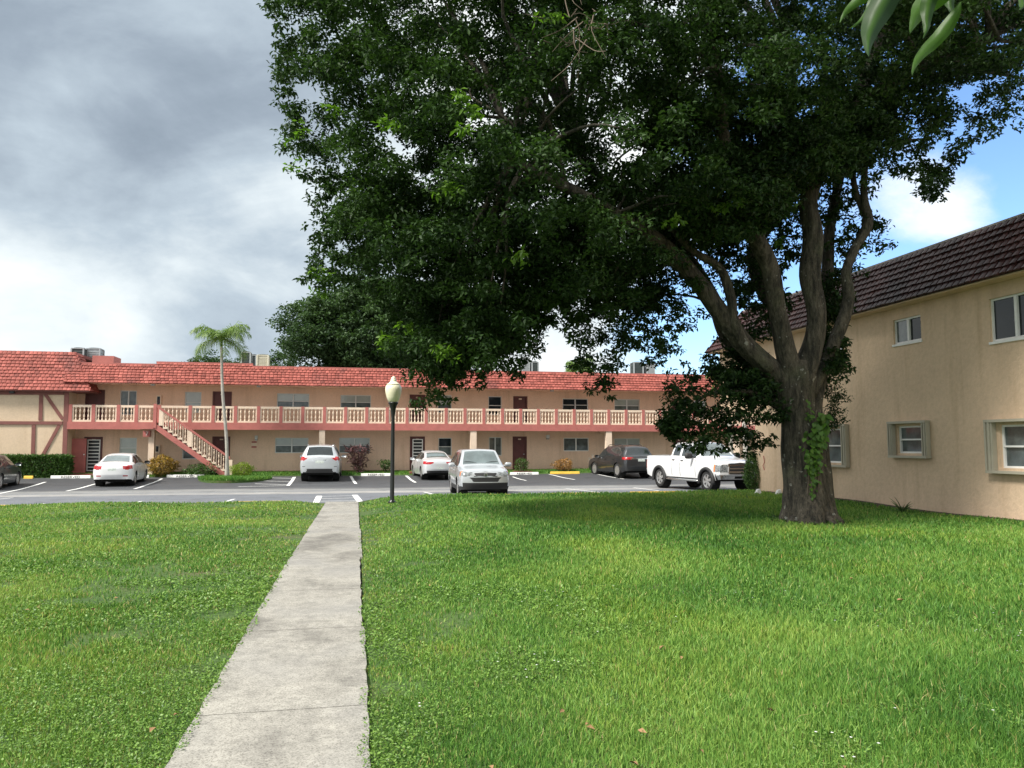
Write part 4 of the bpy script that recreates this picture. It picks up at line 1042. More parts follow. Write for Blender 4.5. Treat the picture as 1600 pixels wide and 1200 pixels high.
# island of grass under the palm, spiky plant
# ------------------------------------------------------------------ grass
gmat, t_, b_ = nt('grass_blade')
at_ = nd(t_, 'ShaderNodeAttribute', attribute_name='rnd')
r_ = ramp(t_, at_.outputs['Fac'], [(0, (.052, .145, .026)), (.35, (.110, .255, .042)), (.7, (.215, .375, .075)), (.9, (.30, .43, .09)), (1, (.42, .34, .16))])
nb_ = noise(t_, .55, 5, .6, sc=(1, .8, 1)); nr_ = ramp(t_, nb_.outputs[0], [(.32, (.82, .90, .85)), (.5, (1, 1, 1)), (.68, (1.2, 1.06, .85))])
oo = mixc(t_, 1.0, r_.outputs[0], nr_.outputs[0], 'MULTIPLY'); t_.links.new(oo, b_.inputs['Base Color'])
b_.inputs['Roughness'].default_value = .5; b_.inputs['Specular IOR Level'].default_value = .3
tr_ = nd(t_, 'ShaderNodeBsdfTranslucent'); t_.links.new(oo, tr_.inputs[0]); mx = nd(t_, 'ShaderNodeMixShader'); mx.inputs[0].default_value = .35
t_.links.new(b_.outputs[0], mx.inputs[1]); t_.links.new(tr_.outputs[0], mx.inputs[2]); t_.links.new(mx.outputs[0], t_.nodes['Material Output'].inputs[0])
def vnoise(X, Y, s, seed):
    r_ = np.random.default_rng(seed); G = r_.random((128, 128)); x, y = (X*s) % 127, (Y*s) % 127
    xi, yi = x.astype(int), y.astype(int); fx, fy = x-xi, y-yi; fx = fx*fx*(3-2*fx); fy = fy*fy*(3-2*fy); a = lambda i, j: G[(yi+j) % 128, (xi+i) % 128]
    return (a(0, 0)*(1-fx)+a(1, 0)*fx)*(1-fy)+(a(0, 1)*(1-fx)+a(1, 1)*fx)*fy
def blades(X, Y, Z, H, Wd, rnd, lean=.5):
    n = len(X); a = rng.uniform(0, 2*np.pi, n); dx, dy = np.cos(a), np.sin(a); b = rng.uniform(0, 2*np.pi, n); ln = np.abs(rng.normal(0, lean, n))*H
    P = np.stack([X, Y, Z], 1); w_ = np.stack([dx*Wd/2, dy*Wd/2, 0*X], 1); off = np.stack([np.cos(b)*ln, np.sin(b)*ln, 0*X], 1); up = np.stack([0*X, 0*X, H], 1)
    v = np.stack([P-w_, P+w_, P+off*.4+up*.62+w_*.8, P+off*.4+up*.62-w_*.8, P+off+up], 1).reshape(-1, 3)
    i = np.arange(n)*5; F = np.concatenate([np.stack([i, i+1, i+2], 1), np.stack([i, i+2, i+3], 1), np.stack([i+3, i+2, i+4], 1)])
    return v, F, np.repeat(rnd, 5)
def scatter(n, d0, d1, spread=1.0):
    d = d0*(d1/d0)**rng.random(n); lat = rng.uniform(-.76, .76, n)*d*spread
    return d*sa+lat*ca, d*ca-lat*sa, d
def lawn_mask(X, Y, margin=.0):
    l, r = pathx(Y); e = .012*np.sin(Y*7)+.012*np.sin(Y*17)+.03*(vnoise(X*0, Y, 3, 5)-.5)
    return ((X < l-margin+e) | (X > r+margin+e)) & (Y < 24.88) & (X < 13.55+.2*vnoise(X, Y, 2, 9))
X, Y, d = scatter(560000, 3.3, 27.5)
k = lawn_mask(X, Y, .012); X, Y, d = X[k], Y[k], d[k]
right = X > 0
wd_ = vnoise(X, Y, .9, 3)*.6+vnoise(X, Y, 2.3, 4)*.4            # weedy patches
bare = vnoise(X+50, Y, 1.1, 11)*.6+vnoise(X, Y, 3.1, 12)*.4
near_path = np.exp(-np.abs(np.where(right, X-.1, -.93-X))/.45)
kk = rng.random(len(X)) > np.clip((bare-.55)*4.5, 0, .85)*np.where(X < 1.5, 1, .15)+near_path*.25
kk &= ~((wd_ > .58) & (Y < 9) & (rng.random(len(X)) < .45))
X, Y, d, right, near_path = X[kk], Y[kk], d[kk], right[kk], near_path[kk]
lush = sstep(1, 4.5, X)
H = (.040+.030*lush)*rng.uniform(.6, 1.35, len(X))*(1-.45*near_path)*(1+.25*vnoise(X, Y, .7, 6)); Wd = np.clip(.0052*d/4.2, .0055, .026)*rng.uniform(.7, 1.4, len(X))
tone = .38+.36*(vnoise(X, Y, .5, 8)-.5)*2+.10*(vnoise(X, Y, 2.5, 18)-.5)+rng.normal(0, .22, len(X))+np.where(right, .03, .22)
dry = rng.random(len(X)) < (.045+.11*(~right)+.16*near_path); tone = np.where(dry, rng.uniform(.9, 1, len(X)), np.clip(tone, 0, .88))
V, F, r = blades(X, Y, lawnz(X, Y)-.015, H, Wd, tone)
tag(link('grass', np_mesh('grass', V, F, r), gmat), 'mown bright green lawn grass on both sides of the concrete path', 'grass', kind='stuff')
# broad leaved weeds
X, Y, d = scatter(330000, 3.3, 15); k = lawn_mask(X, Y, -.035); X, Y, d = X[k], Y[k], d[k]
wd_ = vnoise(X, Y, .9, 3)*.6+vnoise(X, Y, 2.3, 4)*.4; np_ = np.exp(-np.abs(np.where(X > 0, X-.1, -.93-X))/.5)
k = (wd_+.12*np_+.05*(X < 0)-.10*sstep(1.8, 4.0, X) > .56+.012*(d-3.3)+rng.normal(0, .09, len(X))); X, Y, d = X[k], Y[k], d[k]
n = len(X); Zb = lawnz(X, Y)-.012+rng.uniform(.002, .052, n)
V, F, r = leaf_arrays(np.stack([X, Y, Zb], 1), .0175, .62, -.25, .08, spread=.7, rnd=np.clip(rng.normal(.4, .3, n), 0, .95))
V2 = V.reshape(n, 4, 3); V2 = V2[:, :1]+(V2-V2[:, :1])*np.clip(d/5, 1, 2)[:, None, None]; V = V2.reshape(-1, 3)
M['weed'] = leafmat('weed_leaf', (.055, .125, .02), (.19, .32, .06), trans=.25)
tag(link('weeds', np_mesh('weeds', V, F, r), M['weed']), 'low broad-leaved weeds creeping through the grass near the path', 'weeds', kind='stuff')
X, Y, d = scatter(900, 3.6, 9); wd_ = vnoise(X, Y, .9, 3)*.6+vnoise(X, Y, 2.3, 4)*.4; k = lawn_mask(X, Y, .1) & (wd_ > .60) & (X > .4) & (rng.random(900) < .5); X, Y = X[k], Y[k]; fl = []
for q in range(5):
    a = q*2*np.pi/5; C = np.stack([X, Y, lawnz(X, Y)+.045], 1); n = len(X); D_ = np.array([math.cos(a), math.sin(a), .2]); Wv = np.array([-math.sin(a), math.cos(a), 0])
    V = np.stack([C, C+D_*.005+Wv*.003, C+D_*.010, C+D_*.005-Wv*.003], 1).reshape(-1, 3); i = np.arange(n)*4
    fl.append((V, np.concatenate([np.stack([i, i+1, i+2], 1), np.stack([i, i+2, i+3], 1)]), np.full(n*4, .5)))
V, F, r = join_np(fl); tag(link('weed_flowers', np_mesh('weed_flowers', V, F, r), M['white']), 'tiny white flowers dotted in the lawn weeds', 'flowers', kind='stuff')
# verge + island grass
def patch(n, fx, fy, zf, h, label, name='verge_grass'):
    X = fx(n); Y = fy(n); V, F, r = blades(X, Y, zf(X, Y), h*rng.uniform(.6, 1.3, n), np.full(n, .03), np.clip(rng.normal(.35, .18, n), 0, .9))
    tag(link(name, np_mesh(name, V, F, r), gmat), label, 'grass', kind='stuff')
patch(26000, lambda n: rng.uniform(-17, 21, n), lambda n: rng.uniform(43.75, 45.6, n), lambda X, Y: lotz(X, Y)+.02, .11, 'narrow grass verge along the foot of the far building')
ix, iy, _ = gp(364, 756); ix2, iy2 = XY(372, 42.2, 745), 41.9
ic = Vector((XY(366, 41.6, 750), 41.6, 0))
mb = MB(); ring = [(ic.x+1.75*math.cos(a)*(1+.1*math.sin(3*a)), ic.y+2.1*math.sin(a), float(lotz(ic.x, ic.y))+.05) for a in np.linspace(0, 2*math.pi, 28, endpoint=False)]
mb.poly(ring); mb.poly([(x, y, -.12) for x, y, z in ring][::-1])
for i in range(28):
    a, b = ring[i], ring[(i+1) % 28]; mb.quad((a[0], a[1], -.12), (b[0], b[1], -.12), b, a)
tag(mb.build('planting_island', grm), kind='structure')
def isl(n):
    a = rng.uniform(0, 2*np.pi, n); r = np.sqrt(rng.random(n)); isl.y = ic.y+2.1*np.sin(a)*r; return ic.x+1.75*np.cos(a)*r*(1+.08*np.sin(3*a))
patch(9000, isl, lambda n: isl.y, lambda X, Y: X*0+float(lotz(ic.x, ic.y))+.04, .16, 'tufted grass on the small island under the slender palm', 'island_grass')
# spiky plant by the wall
p = at(1410, 797, 18.6); p.z = float(lawnz(p.x, p.y)); o = thing('spiky_plant', 'small spiky aloe-like plant in the dirt strip against the tan wall', 'plant', tuple(p))
k = MB()
for i in range(26):
    a = i*2.4; e = rt.uniform(.25, 1.35); L_ = rt.uniform(.25, .50); q = p.copy(); pts = []
    for j in range(6): pts.append(q.copy()); q = q+Vector((math.cos(a)*math.cos(e), math.sin(a)*math.cos(e), math.sin(e)))*L_/5; e -= .12
    k.cur = rt.random(); k.tube(pts, [.020, .018, .014, .010, .006, .001], 4)
k.build('spiky_leaves', M['leaf_hedge'], o)
p2 = at(1238, 800, 17.0)
# fallen brown leaf on lawn
p = at(1408, 945, 1); X_, Y_, Z_ = gp(1408, 945, lawnz); mb = MB()
mb.poly([(X_-.05, Y_, Z_+.05), (X_, Y_-.03, Z_+.065), (X_+.06, Y_+.01, Z_+.05), (X_, Y_+.04, Z_+.06)]); mb.poly([(X_-.05, Y_, Z_+.047), (X_, Y_+.04, Z_+.057), (X_+.06, Y_+.01, Z_+.047), (X_, Y_-.03, Z_+.062)])
lt = []
for q in range(70):
    xx, yy_, _d = (float(v[0]) for v in scatter(1, 3.8, 17));
    if not lawn_mask(np.array([xx]), np.array([yy_]), .05)[0]: continue
    lt.append((xx, yy_, float(lawnz(np.array(xx), np.array(yy_)))+.035))
V_, F_, r_l = leaf_arrays(np.array(lt), .055, .5, .0, .2, spread=.4)
tag(link('leaf_litter', np_mesh('leaf_litter', V_, F_, r_l), mat('litter_leaf', (.26, .15, .07), .8, var=.4)), 'scattered small dead brown leaves in the lawn', 'leaf litter', kind='stuff')
tag(mb.build('fallen_leaf', mat('dry_leaf', (.32, .17, .09), .8)), 'single curled brown leaf lying on the right lawn', 'leaf')
# hanging branch close to the lens
hb = thing('hanging_branch', 'leafy branch tip with long pointed green leaves hanging at the top right, very near', 'branch', tuple(at(1450, -90, 1.5)))
k = MB(); limb(k, [at(1640, -220, 1.7), at(1540, -110, 1.6), at(1450, -70, 1.5), at(1380, -60, 1.45)], [.008, .006, .004, .003], 6, 4, 0); k.build('twig', M['wood'], hb)
def bigleaf(tip, root, wpx, dep, tone, curl=.12):
    a, b = at(*root, dep), at(*tip, dep+rt.uniform(-.05, .05)); d = b-a; L_ = d.length; vd = (a-Vector((0, 0, CZ))).normalized(); sd = d.cross(vd).normalized(); m_ = MB(); N = 12; nn = sd.cross(d.normalized())
    rows = []
    for i in range(N+1):
        u = i/N; w_ = wpx/1200*dep/2*(math.sin(math.pi*u**.62)**1.15 if 0 < u < 1 else 0.0)+.0006; c = a+d*u+nn*(L_*curl*math.sin(u*math.pi))+sd*(.01*math.sin(u*5+tone*9)); wv = .003*math.sin(u*22+tone*8)
        rows.append([c-sd*w_+nn*(w_*.55+wv), c-sd*w_*.5+nn*(w_*.22+wv*.5), c, c+sd*w_*.5+nn*(w_*.22-wv*.5), c+sd*w_+nn*(w_*.55-wv)])
    for r_ in rows:
        b0 = m_.vs(r_)
        for q_ in range(5): m_.r[b0+q_] = max(0, min(1, tone+(.35 if q_ == 2 else 0)-(.25 if q_ > 2 else 0)+.06*math.sin(b0*1.3)))
    for i in range(N):
        for j in range(4): q = i*5+j; m_.f.append((q, q+1, q+6, q+5))
    m_.build('leaf', M['hangleaf'], hb, smooth=True)
for args in (((1317, 38), (1385, -60), 24, 1.5, .75), ((1326, 46), (1398, -50), 14, 1.45, .5), ((1357, 90), (1400, -70), 46, 1.4, .15), ((1418, 51), (1512, -60), 44, 1.5, .9), ((1434, 58), (1480, -40), 26, 1.42, .35), ((1428, 119), (1496, 0), 24, 1.5, .8), ((1484, 33), (1500, -50), 18, 1.55, .3), ((1586, 14), (1620, -50), 20, 1.5, .4), ((1470, -30), (1450, -80), 30, 1.5, .5)): args = list(args); args[2] *= .92; bigleaf(*args)
# ------------------------------------------------------------------ vehicles
def paint(name, c, metal=.0, rough=.28):
    m, t, b = nt(name); n = noise(t, 2.5, 4); r = ramp(t, n.outputs[0], [(.3, tuple(x*.93 for x in c)), (.7, c)])
    t.links.new(r.outputs[0], b.inputs['Base Color']); b.inputs['Metallic'].default_value = metal; b.inputs['Roughness'].default_value = rough
    b.inputs['Coat Weight'].default_value = .8; b.inputs['Coat Roughness'].default_value = .06; return m
PW = paint('white_car_paint', (.74, .75, .76)); PS_ = paint('silver_car_paint', (.54, .565, .59), .4, .30); PSW = paint('pale_silver_paint', (.66, .68, .70), .3, .3)
PG_ = paint('charcoal_car_paint', (.045, .047, .05), .5, .3); PDG = paint('dark_green_grey_paint', (.055, .07, .075), .5, .3)
CG = mat('car_glass', (.022, .028, .03), .04, var=.2, spec=.9); CGW = mat('windscreen_glass', (.10, .13, .13), .05, var=.35, scale=2, spec=1.0, coat=1)
TY = mat('tyre_rubber', (.018, .018, .018), .85); RIM = mat('alloy_rim', (.50, .50, .50), .3, metal=.7, var=.1); DK = mat('dark_plastic', (.022, .022, .023), .65)
CHR = mat('chrome', (.62, .62, .60), .12, metal=1, var=.05); TLR = mat('red_lamp_lens', (.42, .012, .018), .15, var=.3, scale=9, coat=1); HLM = mat('headlamp_lens', (.20, .215, .22), .10, var=.7, scale=14, coat=1)
AMB = mat('amber_lens', (.65, .22, .08), .2); UND = mat('underbody_black', (.008, .008, .008), .9); PLT = mat('plate_white', (.55, .60, .56), .5, var=.25, scale=14)
def vehicle(name, label, cat, body, pos, head, st, axles, wr, paintm, zsill=.20, front_b=.16, rear_b=.10, sidew=(), doors=(), ws=None, rw=None, caps=None, wtrack=None, flare=False, bedx=None, rimspokes=5, rails=False, sunroof=False, group=None, ws_m=None, rw_m=None, mirror=None, mirror_m=None):
    st = sorted(st); xsn = [s[0] for s in st]
    tab = {k: [s[i] for s in st] for i, k in ((1, 'zt'), (2, 'wt'), (3, 'zb'), (4, 'wb'))}
    def cub(k, x):     # smooth monotone-ish interpolation
        x = np.asarray(x, float); X_ = np.array(xsn); Y_ = np.array(tab[k]); h = np.diff(X_); dl = np.diff(Y_)/h
        m = np.zeros(len(X_)); m[0] = dl[0]; m[-1] = dl[-1]
        for i in range(1, len(X_)-1):
            m[i] = 0 if dl[i-1]*dl[i] <= 0 else 2*dl[i-1]*dl[i]/(dl[i-1]+dl[i])
        i = np.clip(np.searchsorted(X_, x)-1, 0, len(h)-1); u = (x-X_[i])/h[i]
        return (2*u**3-3*u**2+1)*Y_[i]+(u**3-2*u**2+u)*h[i]*m[i]+(-2*u**3+3*u**2)*Y_[i+1]+(u**3-u**2)*h[i]*m[i+1]
    xr_, xf_ = xsn[0], xsn[-1]
    root = thing(name, label, cat, pos, head, group)
    NX = int((xf_-xr_)/.03); X_ = np.linspace(xr_, xf_, NX+1)
    zt, wt, zb, wb = (cub(k, X_) for k in ('zt', 'wt', 'zb', 'wb'))
    NS, NG, NT = 14, 8, 8
    def section(i):
        x = X_[i]; zl = zsill+.10*sstep(.0, .5, xr_+.5-x)+.06*sstep(0, .5, x-(xf_-.5))
        for ax in axles:
            dx = x-ax; Ra = wr+.055
            if abs(dx) < Ra: zl = max(zl, wr-.02+math.sqrt(Ra*Ra-dx*dx))
        zl = min(zl, zb[i]-.05); out = []
        for k in range(NS+1):
            z = zl+(zb[i]-zl)*k/NS; q = (z-zsill)/(zb[i]-zsill)
            y = wb[i]*(.93+.07*math.sin(min(1, max(0, q/.55))*math.pi/2) if q < .55 else 1-.045*((q-.55)/.45)**2); out.append((y, z))
        y0 = wb[i]*.955; ze = zt[i]-.035; z0 = zb[i]
        for k in range(1, NG+1):
            u = k/NG; out.append((y0+(wt[i]-y0)*(u**1.25)+.012*math.sin(u*math.pi), z0+(ze-z0)*u))
        if bedx and bedx[0] < x < bedx[1]:
            for k in range(1, NT+1):
                u = k/NT; zz_ = ze if u < .12 else ze-.42
                out.append(((wt[i]-.0)*(1-u) if k > 1 else wt[i]-.09, ze if k == 1 else zz_))
            return out
        for k in range(1, NT+1):
            u = k/NT; out.append((wt[i]*(1-u), ze+.035*(1-(1-u)**2)**.6+.012*u))
        return out
    S = [section(i) for i in range(NX+1)]; NP = len(S[0]); cats = {}
    def put(c, pts): cats.setdefault(c, MB()).poly(pts)
    def classify(xc, k, yc, zc):
        """category of a body face"""
        if NS <= k < NS+NG:
            for j, (a, b) in enumerate(sidew):
                i = min(NX, max(0, int((xc-xr_)/(xf_-xr_)*NX)))
                if a < xc < b and NS+1 <= k <= NS+NG-2 and zt[i]-zb[i] > .13: return 'side_window', j
        if k >= NS+NG:
            if ws and ws[0] < xc < ws[1] and (k >= NS+NG+1 or NT < 6): return 'windshield', 0
            if rw and rw[0] < xc < rw[1] and k >= NS+NG+1: return 'rear_window', 0
            if sunroof and sunroof[0] < xc < sunroof[1] and k >= NS+NG+3: return 'sunroof', 0
            if bedx and bedx[0] < xc < bedx[1] and k >= NS+NG+1: return 'bed_liner', 0
        for fn in body:
            r = fn(xc, abs(yc), zc, 'side' if k < NS+NG else 'top')
            if r: return r, 0
        for j, (a, b) in enumerate(doors):
            if a < xc < b and k < NS+NG and zc > zsill+.12: return 'door', j
        return 'body', 0
    for i in range(NX):
        for k in range(NP-1):
            (y0, z0), (y1, z1), (y2, z2), (y3, z3) = S[i][k], S[i+1][k], S[i+1][k+1], S[i][k+1]
            xa, xb = X_[i], X_[i+1]; c, j = classify((xa+xb)/2, k, (y0+y2)/2, (z0+z2)/2)
            for s_ in (1, -1):
                key = (c, j, s_) if c in ('side_window', 'door', 'headlight', 'tail_light', 'reflector', 'fog_lamp', 'indicator') else (c, 0, 0)
                p = [(xa, y0*s_, z0), (xb, y1*s_, z1), (xb, y2*s_, z2), (xa, y3*s_, z3)]
                put(key, p if s_ < 0 else p[::-1])
    # front and rear fascias
    for end, idx, sg, bl in (('front', NX, 1, front_b), ('rear', 0, -1, rear_b)):
        sec = S[idx]; x0 = X_[idx]; zlo, zhi = sec[0][1], sec[-1][1]; wmax = max(s[0] for s in sec); rows = []
        side_pts = [s for s in sec if s[0] > .02 or s is sec[-1]]
        zs_ = np.array([s[1] for s in side_pts]); ys_ = np.array([s[0] for s in side_pts]); NZ = max(8, int((zhi-zlo)/.025)); NYc = 48
        order = np.argsort(zs_, kind='stable'); zs_s, ys_s = zs_[order], ys_[order]
        zt_edge = zs_s[-1]
        for a in range(NZ+1):
            z = zlo+(zhi-.003-zlo)*a/NZ; w_ = float(np.interp(z, zs_s[:-1] if len(zs_s) > 3 else zs_s, ys_s[:-1] if len(zs_s) > 3 else ys_s)); u = a/NZ
            b_ = bl*min(1, math.sin(math.pi*min(1, max(0, .12+.80*(1-u)))) * 1.15)
            rows.append([(x0+sg*b_*(1-(abs(c_)**2.6)), w_*c_, z) for c_ in np.linspace(-1, 1, NYc+1)])
        for a in range(NZ):
            for b2 in range(NYc):
                p = [rows[a][b2], rows[a][b2+1], rows[a+1][b2+1], rows[a+1][b2]]; yc = (p[0][1]+p[1][1])/2; zc = (p[0][2]+p[2][2])/2; c = 'body'
                for fn in caps or ():
                    r = fn(end, abs(yc), zc)
                    if r: c = r; break
                s_ = 1 if yc > 0 else -1
                key = (c, 0, s_) if c in ('headlight', 'tail_light', 'reflector', 'fog_lamp', 'indicator') else (c, 0, 0)
                put(key, p if sg > 0 else p[::-1])
    MM = {'body': paintm, 'door': paintm, 'side_window': CG, 'windshield': ws_m or CGW, 'rear_window': rw_m or CG, 'sunroof': CG, 'grille': DK, 'bumper_trim': DK, 'plate': PLT, 'headlight': HLM, 'tail_light': TLR, 'reflector': TLR, 'chrome_bumper': CHR, 'chrome_trim': CHR, 'indicator': AMB, 'bed_liner': DK, 'fog_lamp': HLM, 'vent': UND}
    names = {'plate': 'licence_plate', 'side_window': 'side_window'}
    bo = None
    for key in sorted(cats, key=lambda q: (q[0] != 'body', str(q))):
        mb = cats[key]; me = mb.mesh(key[0]); 
        import bmesh
        bmm = bmesh.new(); bmm.from_mesh(me); bmesh.ops.remove_doubles(bmm, verts=bmm.verts, dist=.0006); bmm.to_mesh(me); bmm.free()
        me.polygons.foreach_set("use_smooth", [True]*len(me.polygons)); me.update()
        if key[0] in ('body', 'door', 'chrome_bumper', 'bumper_trim'):
            try: me.set_sharp_from_angle(angle=R(50))
            except Exception: pass
        link(names.get(key[0], key[0]), me, MM[key[0]], root, True)
    # dark inner structure: floor, wheel housings
    wmx = max(tab['wb']); tr_ = wtrack or wmx-.12
    ub = MB(); ub.box(xr_+.25, xf_-.22, -wmx+.34, wmx-.34, zsill-.02, .58)
    ub.box(axles[0]+wr+.10, axles[1]-wr-.10, -wmx+.10, wmx-.10, zsill+.0, .5)
    for ax in axles:
        for s_ in (1, -1):
            ub.lathe([(wr+.07, s_*(wmx-.36)), (wr+.07, s_*(wmx-.05))], (ax, 0, wr), 20, 'y', cap=False)
            ub.lathe([(wr+.07, s_*(wmx-.36)), (.02, s_*(wmx-.36))], (ax, 0, wr), 20, 'y', cap=False)
    ub.build('underbody', UND, root, local=True)
    # interior dark seats hint not visible; wheels
    for ax in axles:
        for s_ in (1, -1):
            w_ = MB(); yc = s_*(wmx-.135); hw = .105; r = wr; ri = r*.66
            w_.lathe([(ri, hw*.9), (r*.93, hw), (r, hw*.7), (r, -hw*.7), (r*.93, -hw), (ri, -hw*.9)], (ax, yc, r), 28, 'y', cap=False)
            wo = w_.build('wheel', TY, root, True, True)
            w_ = MB(); yo = s_*hw*.74
            w_.lathe([(ri+.008, s_*hw*.92), (ri-.02, s_*hw*.8), (ri-.03, -s_*hw*.4)], (ax, yc, r), 28, 'y', cap=False)
            for q in range(rimspokes):
                a = 2*math.pi*(q+.25)/rimspokes; d = Vector((math.cos(a), 0, math.sin(a))); pn = Vector((-math.sin(a), 0, math.cos(a))); c = Vector((ax, yc+yo, r)); th = Vector((0, .02*s_, 0))
                i0, i1 = c+d*.03, c+d*(ri-.012); wa, wb2 = r*.10, r*.15
                w_.hexa([i0-pn*wa-th, i1-pn*wb2-th, i1+pn*wb2-th, i0+pn*wa-th, i0-pn*wa+th, i1-pn*wb2+th*.4, i1+pn*wb2+th*.4, i0+pn*wa+th])
            w_.lathe([(.001, s_*.03), (r*.19, s_*.022), (r*.2, -s_*.03)], (ax, yc+yo, r), 12, 'y', cap=False)
            link('rim', w_.mesh('rim'), RIM, wo, True)
            b_ = MB(); b_.lathe([(.001, yc-s_*.03), (ri-.01, yc-s_*.031)], (ax, 0, r), 20, 'y', cap=False); link('brake_disc', b_.mesh('brake_disc'), UND, wo, True)
            if flare:
                f_ = MB(); P_ = []
                for a in np.linspace(-.20, math.pi+.20, 22): P_.append((ax+math.cos(a)*(wr+.105), s_*(wmx-.005), wr-.02+math.sin(a)*(wr+.105)))
                f_.tube(P_, .068, 8); f_.build('fender_flare', DK, root, True, True)
    # mirrors
    if mirror:
        mx_, mz_ = mirror
        for s_ in (1, -1):
            m_ = MB(); y0 = s_*(wmx*.94)
            k = 1.35 if flare else 1.0
            m_.bar((mx_, y0, mz_-.03), (mx_-.02, y0+s_*.10, mz_), .05, .04)
            c = Vector((mx_-.02, y0+s_*(.08+.10*k), mz_+.02)); v = []
            for a in np.linspace(0, 2*math.pi, 16, endpoint=False): v.append((math.copysign(abs(math.cos(a))**.6, math.cos(a))*.12*k, math.copysign(abs(math.sin(a))**.6, math.sin(a))*.075*k*(1.2 if flare else 1)))
            r0 = m_.vs([c+Vector((-.055, p[0], p[1])) for p in v]); r1 = m_.vs([c+Vector((.02, p[0], p[1])) for p in v]); r2 = m_.vs([c+Vector((.07, p[0]*.6, p[1]*.6)) for p in v])
            for q in range(16):
                q2 = (q+1) % 16; m_.f += [(r0+q, r0+q2, r1+q2, r1+q), (r1+q, r1+q2, r2+q2, r2+q)]
            m_.f += [tuple(r0+q for q in range(16)), tuple(r2+q for q in range(16))]
            m_.build('side_mirror', mirror_m or paintm, root, True, True)
    # door seams, sill and handles
    def syz(x, z):
        i = int(min(NX-1, max(0, (x-xr_)/(xf_-xr_)*NX))); s = S[i]
        return float(np.interp(z, [q[1] for q in s[:NS+NG+1]], [q[0] for q in s[:NS+NG+1]]))
    sm = MB(); hm = MB()
    for j, (a, b) in enumerate(doors):
        for x in (a, b):
            i = int(min(NX-1, max(0, (x-xr_)/(xf_-xr_)*NX))); zl_ = max(zsill+.12, S[i][0][1]+.02); zz_ = np.linspace(zl_, zb[i], 10)
            for s_ in (1, -1):
                for q in range(9):
                    y0, y1 = (syz(x, zz_[q])+.003)*s_, (syz(x, zz_[q+1])+.003)*s_
                    sm.quad((x-.008, y0, zz_[q]), (x+.008, y0, zz_[q]), (x+.008, y1, zz_[q+1]), (x-.008, y1, zz_[q+1]))
        for s_ in (1, -1):
            i = int((a+.16-xr_)/(xf_-xr_)*NX); z = zb[i]-.10; y = syz(a+.16, z)*s_
            hm.box(a+.08, a+.24, min(y, y+s_*.03), max(y, y+s_*.03), z-.015, z+.02)
    if doors: sm.build('door_seam', UND, root, local=True); hm.build('door_handle', paintm if not flare else DK, root, local=True)
    if rails:
        for s_ in (1, -1):
            m_ = MB(); a, b = rails; P_ = []
            for x in np.linspace(a, b, 12):
                i = int((x-xr_)/(xf_-xr_)*NX); P_.append((x, s_*(wt[i]-.03), zt[i]+(.045 if a+.05 < x < b-.05 else -.01)))
            m_.tube(P_, .018, 6); m_.build('roof_rail', CHR if rails[0] < -1.45 else DK, root, True, True)
    root['L'] = 1; del root['L']
    return root
def place(px, dep, head_deg, half_back, z=None, front=False):
    """world position of the axle centre given the pixel and depth of the bumper centre"""
    p = at(px, 700, dep); h = R(head_deg); s_ = -1 if front else 1
    x, y = p.x+s_*math.cos(h)*half_back, p.y+s_*math.sin(h)*half_back
    return (x, y, float(lotz(x, y)) if z is None else z), h
# ---- white compact sedan
def sedan_caps(kind):
    def f(end, y, z):
        if end == 'rear':
            if y < .16 and (.66 < z < .79 if kind == 'a' else .50 < z < .60): return 'plate'
            if kind == 'a':
                if y > .43 and .72 < z < .88 and z > .70+(.62-y)*.3: return 'tail_light'
                if .44 < y < .64 and .41 < z < .46: return 'reflector'
                if z < .30: return 'bumper_trim'
            else:
                if y > .34 and .74 < z < .86 and z > .70+(.70-y)*.25: return 'tail_light'
                if z < .42 and y < .70: return 'bumper_trim'
                if y > .71 and .42 < z < .60: return 'vent'
        return None
    return f
sed = lambda L0, L1, H, W_: [(L0, .93*H/1.45, .60, .86, W_-.17), (L0+.05, .97*H/1.45, .63, .87, W_-.10), (L0+.16, 1.0*H/1.45, .655, .89, W_-.035), (L0+.40, 1.035*H/1.45, .67, .925, W_), (L0+.62, 1.08*H/1.45, .66, .945, W_), (L0+1.25, 1.36*H/1.45, .55, .96, W_), (L0+1.6, H-.03, .53, .955, W_), (L0+2.1, H, .545, .945, W_), (L0+2.5, H-.025, .55, .93, W_), (L0+3.22, 1.04*H/1.45, .69, .90, W_), (L0+3.7, .93*H/1.45, .66, .83, W_), (L1-.22, .80, .62, .72, W_-.04), (L1-.06, .70, .55, .62, W_-.11), (L1, .62, .50, .55, W_-.20)]
sb1 = lambda x, y, z, w: 'tail_light' if (x < -1.95 and y > .5 and .74 < z < .92 and x > -2.3 and w == 'side') else ('headlight' if (x > 1.75 and .60 < z < .76 and w == 'side') else None)
pos, h = place(177, 34.9, 94.5, 2.12)
vehicle('white_sedan', 'white compact sedan parked nose-in at far left below the balcony, seen from behind', 'car', [sb1], pos, h, sed(-2.12, 2.22, 1.45, .85), (-1.27, 1.30), .31, PW, sidew=((-1.40, -.42), (-.36, .95)), doors=((-1.05, -.38), (-.38, .86)), ws=(.45, 1.08), rw=(-1.52, -.92), caps=[sedan_caps('a')], rimspokes=7, mirror=(.72, .98), rw_m=CGW, zsill=.19, mirror_m=DK)
